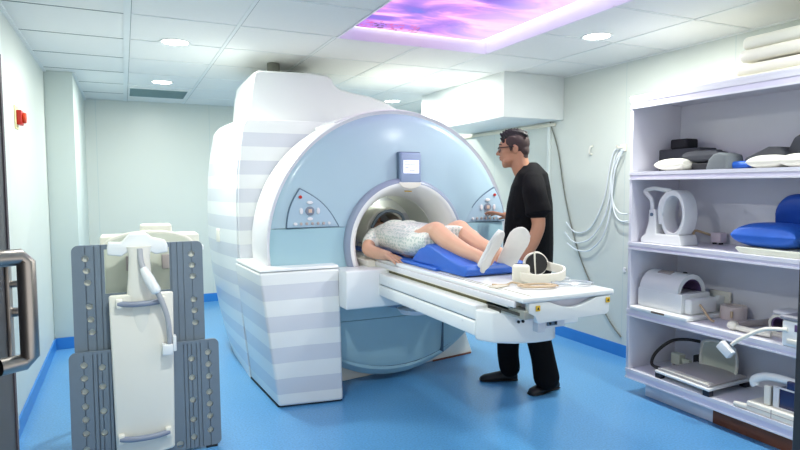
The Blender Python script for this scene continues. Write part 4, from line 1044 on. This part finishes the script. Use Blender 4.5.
ringx(3.12, 3.24, (yy(.72), Z+.195), .152, .118, .60, white, 'coil_ring', lc)
obj('front_arch', MB().tube([(3.13, yy(.22), Z+0.2080), (3.125, yy(.20), Z+0.2795), (3.12, yy(.10), Z+0.3185), (3.13, yy(.02), Z+0.3406), (3.135, yy(.22), Z+0.3575), (3.14, yy(.45), Z+0.3484), (3.15, yy(.62), Z+0.3406)], .014, 12, 5), white, lc, smooth=True)
obj('front_arch', MB().tube([(3.13, yy(.44), Z+0.1300), (3.125, yy(.42), Z+0.2210), (3.13, yy(.47), Z+0.2860), (3.14, yy(.60), Z+0.3354)], .016, 12, 5), white, lc, smooth=True)
obj('logo', MB().ell((3.108, yy(.25), Z+0.1885), (.003, .014, .012), None, 8), groove, lc, smooth=True, label='small dark round mark')
pg = empty('wall_plug_box', (3.42, at(720, 240, 2, Z).y, Z), 'small pinkish white connector box on a beige cable on the middle shelf', 'connector')
py_ = onx(719, 0, 3.42)
obj('plug_body', MB().box(3.40, 3.46, py_-.035, py_+.035, Z+.012, Z+.075), mat('pinkish_white_plastic', 'd9cdd6', .4), pg, bevel=.004)
for k in (-1, 1): obj('plug_pin', MB().box(3.41, 3.44, py_-.005+.022*k, py_+.005+.022*k, Z, Z+.012), cabblack, pg)
obj('cable', MB().tube([(3.43, py_+.035, Z+.05), (3.43, py_+.10, Z+.065), (3.43, py_+.17, Z+.075), (3.42, py_+.18, Z+.03), (3.41, py_+.18, Z+.006)], .008, 10, 4), beige, pg, smooth=True)
yt = at(738, 246, 0, 3.12).y
tag(obj('plastic_tray', MB().prism([(yt, Z+.026), (yt-.03, Z+.004), (yt-.06, Z), (yt-.7, Z), (yt-.7, Z+.03), (yt-.05, Z+.034), (yt-.012, Z+.036)], 0, 3.09, 3.40), seatwhite, bevel=.004), 'flat off-white tray under the blue cushions on the middle shelf', 'tray')
yc0 = onx(736, 0, 3.13); yc1 = onx(797, 0, 3.13)
blob('cushion', cushion((3.24, (yc0+yc1)/2-.0, Z+.100), (.30, (yc0-yc1)*1.08, .140), puff=.42, rz=.05), bluecloth, 'puffy bright blue cushion lying flat on the off-white tray', 'cushion', .006, 2)
blob('cushion', cushion((3.37, onx(800, 0, 3.36)-.06, Z+.19), (.12, .34, .30), puff=.4, tip=-.5), mat('deep_blue_fabric', '1c4cab', .5, noise=.12, nscale=9, bump=.5, bscale=30), 'darker blue cushion standing behind the puffy blue cushion', 'cushion', .006, 2)

# shelf 4 (z .573)
Z = .5735
kc = empty('knee_coil', (3.2, 2.7, Z), 'white half cylinder knee coil at the far end of the fourth shelf', 'knee coil')
k0 = at(632, 309, 2, Z); k1 = at(687, 322, 2, Z)
ybk, yfk = at(630, 306, 2, Z).y-.08, 2.44
bx0, bx1 = 3.085, 3.40
obj('base_board', MB().box(SX0-.01, 3.40, 2.42, 2.86, Z, Z+.028), white, kc, bevel=.008)
obj('base_cutout', MB().box(SX0-.012, SX0+.0, 2.58, 2.68, Z+.010, Z+.022), mat('brown_slot', '6f5c50', .6), kc)
obj('box_body', MB().box(3.10, 3.36, 2.50, 2.84, Z+.029, Z+.150), white, kc, bevel=.006)
obj('end_block', MB().box(3.12, 3.36, 2.45, 2.50, Z+.029, Z+.125), white, kc, bevel=.012)
hp_ = []
obj('half_cylinder', MB().lathe([(.13, 2.535), (.13, 2.83), (.100, 2.83), (.100, 2.535), (.13, 2.535)], (3.232, 0, Z+.135), 'Y', 40, 0, PI), white, kc, smooth=True, auto=40)
obj('inner_liner', MB().lathe([(.099, 2.54), (.099, 2.82), (.092, 2.82), (.092, 2.54), (.099, 2.54)], (3.232, 0, Z+.135), 'Y', 32, .1, PI-.1), violet, kc, smooth=True)
obj('release_button', MB().lathe([(.0001, .008), (.012, .008), (.014, 0), (.0001, 0)], (3.25, 2.60, Z+.262), 'Z', 16), blackrub, kc, smooth=True)
obj('top_slot', MB().obox((3.195, 2.70, Z+.2590), (.045, .10, .012), ry=-.3), padbeige, kc, bevel=.003)
wc = empty('connector_plate', (3.42, 2.42, Z), 'white connector plate with curved side behind the knee coil', 'connector')
obj('plate', MB().box(3.46, 3.485, 2.44, 2.58, Z, Z+.145), white2, wc, bevel=.006)
obj('curved_cheek', MB().prism([(3.37, Z+.0), (3.44, Z+.0), (3.455, Z+.03), (3.46, Z+.12), (3.41, Z+.125), (3.375, Z+.09)], 1, 2.47, 2.50), white, wc, bevel=.006)
obj('cable', MB().tube([(3.20, 2.448, Z+.09), (3.19, 2.41, Z+.06), (3.18, 2.36, Z+.018), (3.19, 2.34, Z+.010)], .007, 10, 4), beige, wc, smooth=True)
rb = at(730, 319, 2, Z)
rl = empty('foam_ring', (rb.x+.03, rb.y, Z), 'round pinkish cream roll in the middle of the fourth shelf', 'roll')
obj('roll_body', MB().lathe([(.045, 0), (.072, 0), (.075, .008), (.075, .074), (.072, .082), (.045, .082), (.045, 0)], (rb.x+.03, rb.y, Z), 'Z', 40), mat('pinkish_cream', 'd8cbc9', .6, noise=.03), rl, smooth=True, auto=50)
obj('strap_tab', MB().box(rb.x-.052, rb.x-.044, rb.y-.05, rb.y-.035, Z+.02, Z+.06), beige, rl, bevel=.002)
# cylindrical grip with knob
ta = at(737, 328, 2, Z); 
gt = empty('joint_arm', (ta.x, ta.y, Z), 'cream jointed tube arm with round elbow lying right of the cream roll', 'arm')
obj('tube', MB().tube([(3.16, 2.175, Z+.028), (3.30, 2.14, Z+.03), (3.42, 2.12, Z+.032)], .020, 14), padbeige, gt, smooth=True)
obj('elbow', MB().ell((3.13, 2.18, Z+.027), (.034, .03, .026), None, 12), creampad, gt, smooth=True)
obj('rod', MB().tube([(3.13, 2.16, Z+.02), (3.12, 2.06, Z+.022), (3.13, 1.96, Z+.022)], .016, 12, 4), creampad, gt, smooth=True)
# wrist coil with violet opening
vc = empty('wrist_coil', (3.3, 1.95, Z), 'small white coil with a dark violet lined opening near the right border', 'coil')
vy = at(772, 315, 0, 3.20).y
obj('shell', MB().lathe([(.042, 0), (.055, 0), (.062, .02), (.062, .14), (.042, .14), (.042, 0)], (3.21, vy-.03, Z+.066), 'X', 28), white2, vc, smooth=True, auto=50)
obj('lining', MB().lathe([(.041, .004), (.041, .13), (.030, .13), (.034, .006), (.041, .004)], (3.21, vy-.03, Z+.066), 'X', 28), violet, vc, smooth=True)
obj('top_block', MB().box(3.20, 3.34, vy-.16, vy-.0, Z+.12, Z+.145), satin, vc, bevel=.01)
obj('base', MB().box(3.19, 3.36, vy-.12, vy+.05, Z, Z+.016), white2, vc, bevel=.004)
# near box coil with cable and plug
bc = empty('shoulder_coil', (3.15, 1.75, Z), 'white box coil with violet window and grey lid on the fourth shelf', 'coil')
by = at(783, 325, 0, 3.06).y
obj('box_body', MB().box(3.05, 3.33, by-.34, by, Z, Z+.135), white, bc, bevel=.01)
obj('lid', MB().box(3.045, 3.34, by-.35, by+.008, Z+.137, Z+.158), mat('lid_grey', '8d8e98', .4), bc, bevel=.006)
obj('window', MB().box(3.046, 3.052, by-.3, by-.065, Z+.085, Z+.12), violet, bc, bevel=.002)
obj('latch', MB().box(3.040, 3.052, by-.11, by-.03, Z+.018, Z+.042), white2, bc, bevel=.003)
cab_pts = [(3.045, by-.03, Z+.088), (3.02, by+.06, Z+.075), (3.005, by+.13, Z+.035), (2.995, by+.19, Z-.010), (2.985, by+.225, Z-.045)]
cbl = obj('cable', MB().tube(cab_pts, .010, 12, 6), creampad, bc, smooth=True)
obj('cable_plug', MB().obox((2.98, by+.255, Z-.078), (.035, .085, .052), rx=.65), white, cbl, bevel=.005)

# shelf 5 (z .165)
Z = .1655
fc = empty('flat_coil_board', (3.2, 2.5, Z), 'flat white board with cream pad and black feet on the lowest shelf', 'board')
A1, A2, A3, A4 = at(654, 375, 2, Z+.045), at(708, 395, 2, Z+.045), at(754, 377, 2, Z+.045), at(704, 363, 2, Z+.045)
def quad(mb, ps, z0, z1): return mb.hexa([(p[0], p[1], z0) for p in ps]+[(p[0], p[1], z1) for p in ps])
Q = [V((3.065, 2.66, 0)), V((3.045, 2.255, 0)), V((3.44, 2.27, 0)), V((3.44, 2.64, 0))]
obj('board', quad(MB(), Q, Z+.032, Z+.050), white, fc, bevel=.006)
cq = sum(Q, V((0, 0, 0)))/4
obj('pad', quad(MB(), [cq+(p-cq)*.93 for p in Q], Z+.0505, Z+.064), mat('putty_pad', 'beb6b4', .6, noise=.03), fc, bevel=.004, label='warm grey top pad')
obj('pad_border', quad(MB(), [V((3.075, 2.62, 0)), V((3.06, 2.28, 0)), V((3.12, 2.28, 0)), V((3.135, 2.62, 0))], Z+.0645, Z+.068), creampad, fc, bevel=.001)
for p in Q: 
    w_ = cq+(p-cq)*.88; obj('foot', MB().box(w_.x-.02, w_.x+.02, w_.y-.022, w_.y+.022, Z, Z+.033), mat('navy_foot', '151a2a', .5), fc, bevel=.003)
# curved seat shell
cs = empty('curved_shell', (3.42, 2.48, Z), 'greenish white curved seat shell standing behind the flat board on the lowest shelf', 'shell')
rg = []; ys_, zt = (2.62, 2.30), .235
mb = MB(); n = 16
grid = []
for i in range(n+1):
    row = []
    for j in range(n+1):
        u, v = -1+2*i/n, -1+2*j/n; s_ = (abs(u)**3+abs(v)**3)**(1/3) if (u or v) else 0; m_ = max(abs(u), abs(v)); k = m_/s_ if s_ else 1
        yv, zv = 2.46+.125*u*(k**.7), Z+.12+.115*v*(k**.7); row.append((3.40+.045*(1-min(1, u*u+v*v*.6)), yv, zv))
    grid.append(row)
vs = [p for r in grid for p in r]; m0 = len(vs); vs += [(x+.014, y, z) for x, y, z in vs[:m0]]; fs = []
for i in range(n):
    for j in range(n):
        a = i*(n+1)+j; fs.append((a, a+1, a+n+2, a+n+1)); fs.append((m0+a, m0+a+n+1, m0+a+n+2, m0+a+1))
bd = [i*(n+1) for i in range(n+1)]+[n*(n+1)+j for j in range(1, n+1)]+[i*(n+1)+n for i in range(n-1, -1, -1)]+[j for j in range(n-1, 0, -1)]
for i in range(len(bd)):
    a, b_ = bd[i], bd[(i+1) % len(bd)]; fs.append((a, b_, m0+b_, m0+a))
sh_ = obj('dish', mb.add(vs, fs), seatwhite, cs, smooth=True, auto=50)
obj('rim', MB().tube([vs[i] for i in bd]+[vs[bd[0]]], .010, 8), white2, cs, smooth=True)
# small box + connector + black cable
cy = onx(690, 0, 3.42)
bb = empty('cable_box', (3.42, 2.62, Z), 'small black cable box behind the flat board', 'cable box')
obj('box', MB().box(3.42, 3.48, 2.56, 2.66, Z+.03, Z+.10), blackrub, bb, bevel=.008)
obj('stand', MB().box(3.43, 3.47, 2.58, 2.64, Z, Z+.03), charcoal, bb)
obj('cable', MB().tube([(3.41, 2.60, Z+.205), (3.38, 2.68, Z+.205), (3.33, 2.76, Z+.18), (3.25, 2.81, Z+.10), (3.20, 2.80, Z+.03), (3.22, 2.74, Z+.012), (3.28, 2.69, Z+.012)], .0105, 12, 6), cabblack, bb, smooth=True, label='thick black looping cable')
cn = empty('connector', (3.4, 2.78, Z), 'off-white two pin connector lying inside the black cable loop', 'connector')
obj('plug_body', MB().box(3.38, 3.44, 2.73, 2.80, Z+.012, Z+.085), seatwhite, cn, bevel=.005)
obj('stem', MB().box(3.40, 3.43, 2.67, 2.73, Z+.025, Z+.06), seatwhite, cn, bevel=.004)
for k in (2.745, 2.785): obj('pin', MB().box(3.385, 3.40, k-.005, k+.005, Z, Z+.012), padbeige, cn)
# bottom right device with navy window
nv = empty('foot_coil', (3.2, 1.85, Z), 'white coil with a dark navy window on the lowest shelf', 'coil')
n0 = at(752, 400, 0, 3.07); 
obj('base', MB().box(3.06, 3.26, 1.52, 2.04, Z, Z+.055), white2, nv, bevel=.008)
obj('base_groove', MB().box(3.057, 3.061, 1.52, 2.03, Z+.028, Z+.031).box(3.057, 3.061, 1.90, 1.903, Z+.003, Z+.05), padbeige, nv)
obj('base_knob', MB().tube([(3.075, 2.04, Z+.017), (3.065, 2.11, Z+.015)], [.016, .015], 12), white2, nv, smooth=True)
obj('window', MB().box(3.10, 3.20, 1.55, 1.90, Z+.06, Z+.165), navy, nv, bevel=.006)
obj('frame', MB().box(3.092, 3.10, 1.55, 1.91, Z+.056, Z+.064).box(3.092, 3.10, 1.885, 1.915, Z+.06, Z+.17).box(3.092, 3.10, 1.55, 1.91, Z+.163, Z+.172), satin, nv, bevel=.002)
obj('handle_post', MB().box(3.09, 3.12, 1.93, 1.965, Z+.055, Z+.16), white2, nv, bevel=.006)
obj('arched_handle', MB().tube([(3.11, 2.02, Z+.135), (3.11, 2.03, Z+.165), (3.12, 1.97, Z+.20), (3.13, 1.85, Z+.205), (3.13, 1.65, Z+.185)], [.022, .024, .022, .022, .02], 14, 5), white, nv, smooth=True)
obj('clasp', MB().box(3.095, 3.14, 1.80, 1.85, Z+.165, Z+.215), navy, nv, bevel=.006)
tag(obj('foam_block', MB().box(3.36, 3.46, 1.55, 1.98, Z, Z+.16), seatwhite, bevel=.02), 'greenish cream block behind the navy window coil', 'block')

# ------------------------------------------------------------------ wall fittings on the right
W = XR-.012
def wp3(pts, dx=0): return [tuple(at(a, b_, 0, W-dx)) for a, b_ in pts]
tag(obj('wall_cable', MB().tube(wp3([(549, 114), (551, 125), (558, 150), (564, 190), (570, 220), (577, 247), (585, 270), (600, 303), (612, 325), (621, 337)]), .006, 10, 4), mat('grey_olive_cable', '77796f', .5), smooth=True), 'thin dark grey cable running down the wall from the boxed duct', 'cable')
hk = empty('hose_hook', tuple(at(624, 148, 0, XR)), 'small cream wall hook holding the pale hoses beside the shelving', 'hook')
q = at(624, 148, 0, XR)
obj('plate', MB().box(XR-.012, XR, q.y-.03, q.y+.03, q.z-.03, q.z+.03), creampad, hk, bevel=.004)
obj('peg', MB().tube([(XR-.01, q.y, q.z+.005), (XR-.07, q.y, q.z), (XR-.08, q.y, q.z+.02)], .008, 10), creampad, hk, smooth=True)
hose = mat('pale_blue_hose', 'dfe5ea', .35, noise=.03)
hs_ = [([(622, 148), (614, 152), (609, 172), (605, 195), (598, 215), (588, 230), (575, 232), (566, 222)], 'pale hose on the wall in the shallowest loop to the left of the hook'),
       ([(623, 149), (616, 155), (611, 178), (608, 205), (600, 226), (588, 240), (574, 242), (565, 232)], 'pale hose on the wall in the middle loop to the left of the hook'),
       ([(624, 150), (617, 158), (613, 185), (610, 212), (603, 236), (590, 250), (577, 250), (567, 243)], 'pale hose on the wall in the deepest loop to the left of the hook'),
       ([(622, 150), (613, 168), (611, 190), (614, 205), (620, 213), (628, 214)], 'pale hose on the wall in the upper loop curling right under the hook'),
       ([(623, 150), (615, 170), (612, 195), (615, 214), (621, 221), (628, 221)], 'pale hose on the wall in the lower loop curling right under the hook')]
for i, (p, lb) in enumerate(hs_):
    tag(obj('hanging_hose', MB().tube(wp3(p, .004+.012*i), .006, 10, 6), hose, smooth=True), lb, 'hose', 'hoses hanging on the right wall')
p = at(592, 151, 0, XR)
tag(obj('wall_peg', MB().tube([(XR, p.y, p.z-.03), (XR-.03, p.y, p.z-.02), (XR-.03, p.y-.01, p.z+.03), (XR-.005, p.y-.01, p.z+.04)], .008, 10, 4), white2, smooth=True), 'small empty white hook on the wall between the cable and the hoses', 'hook')
struct('trim_8', MB().box(XR-.02, XR, 4.42, 4.46, .1, 1.99), mat('wall_strip_white', 'd9e1de', .5), bevel=.003, label='white vertical joint strip under the boxed duct', cat='joint strip')
bx_ = at(625, 270, 0, XR)
tag(obj('wall_catch', MB().box(XR-.012, XR, bx_.y-.012, bx_.y+.012, bx_.z-.02, bx_.z+.02), satin, bevel=.003), 'tiny silver catch on the wall left of the shelving', 'catch')

# ------------------------------------------------------------------ light and view
w = bpy.data.worlds.new('world'); S.world = w; w.use_nodes = True
bg = w.node_tree.nodes['Background']; bg.inputs[0].default_value = (1.0, .995, .97, 1); bg.inputs[1].default_value = 1.0
S.view_settings.view_transform = 'Standard'; S.view_settings.look = 'None'; S.view_settings.gamma = 1
S.view_settings.use_curve_mapping = False; S.view_settings.exposure = 0.46
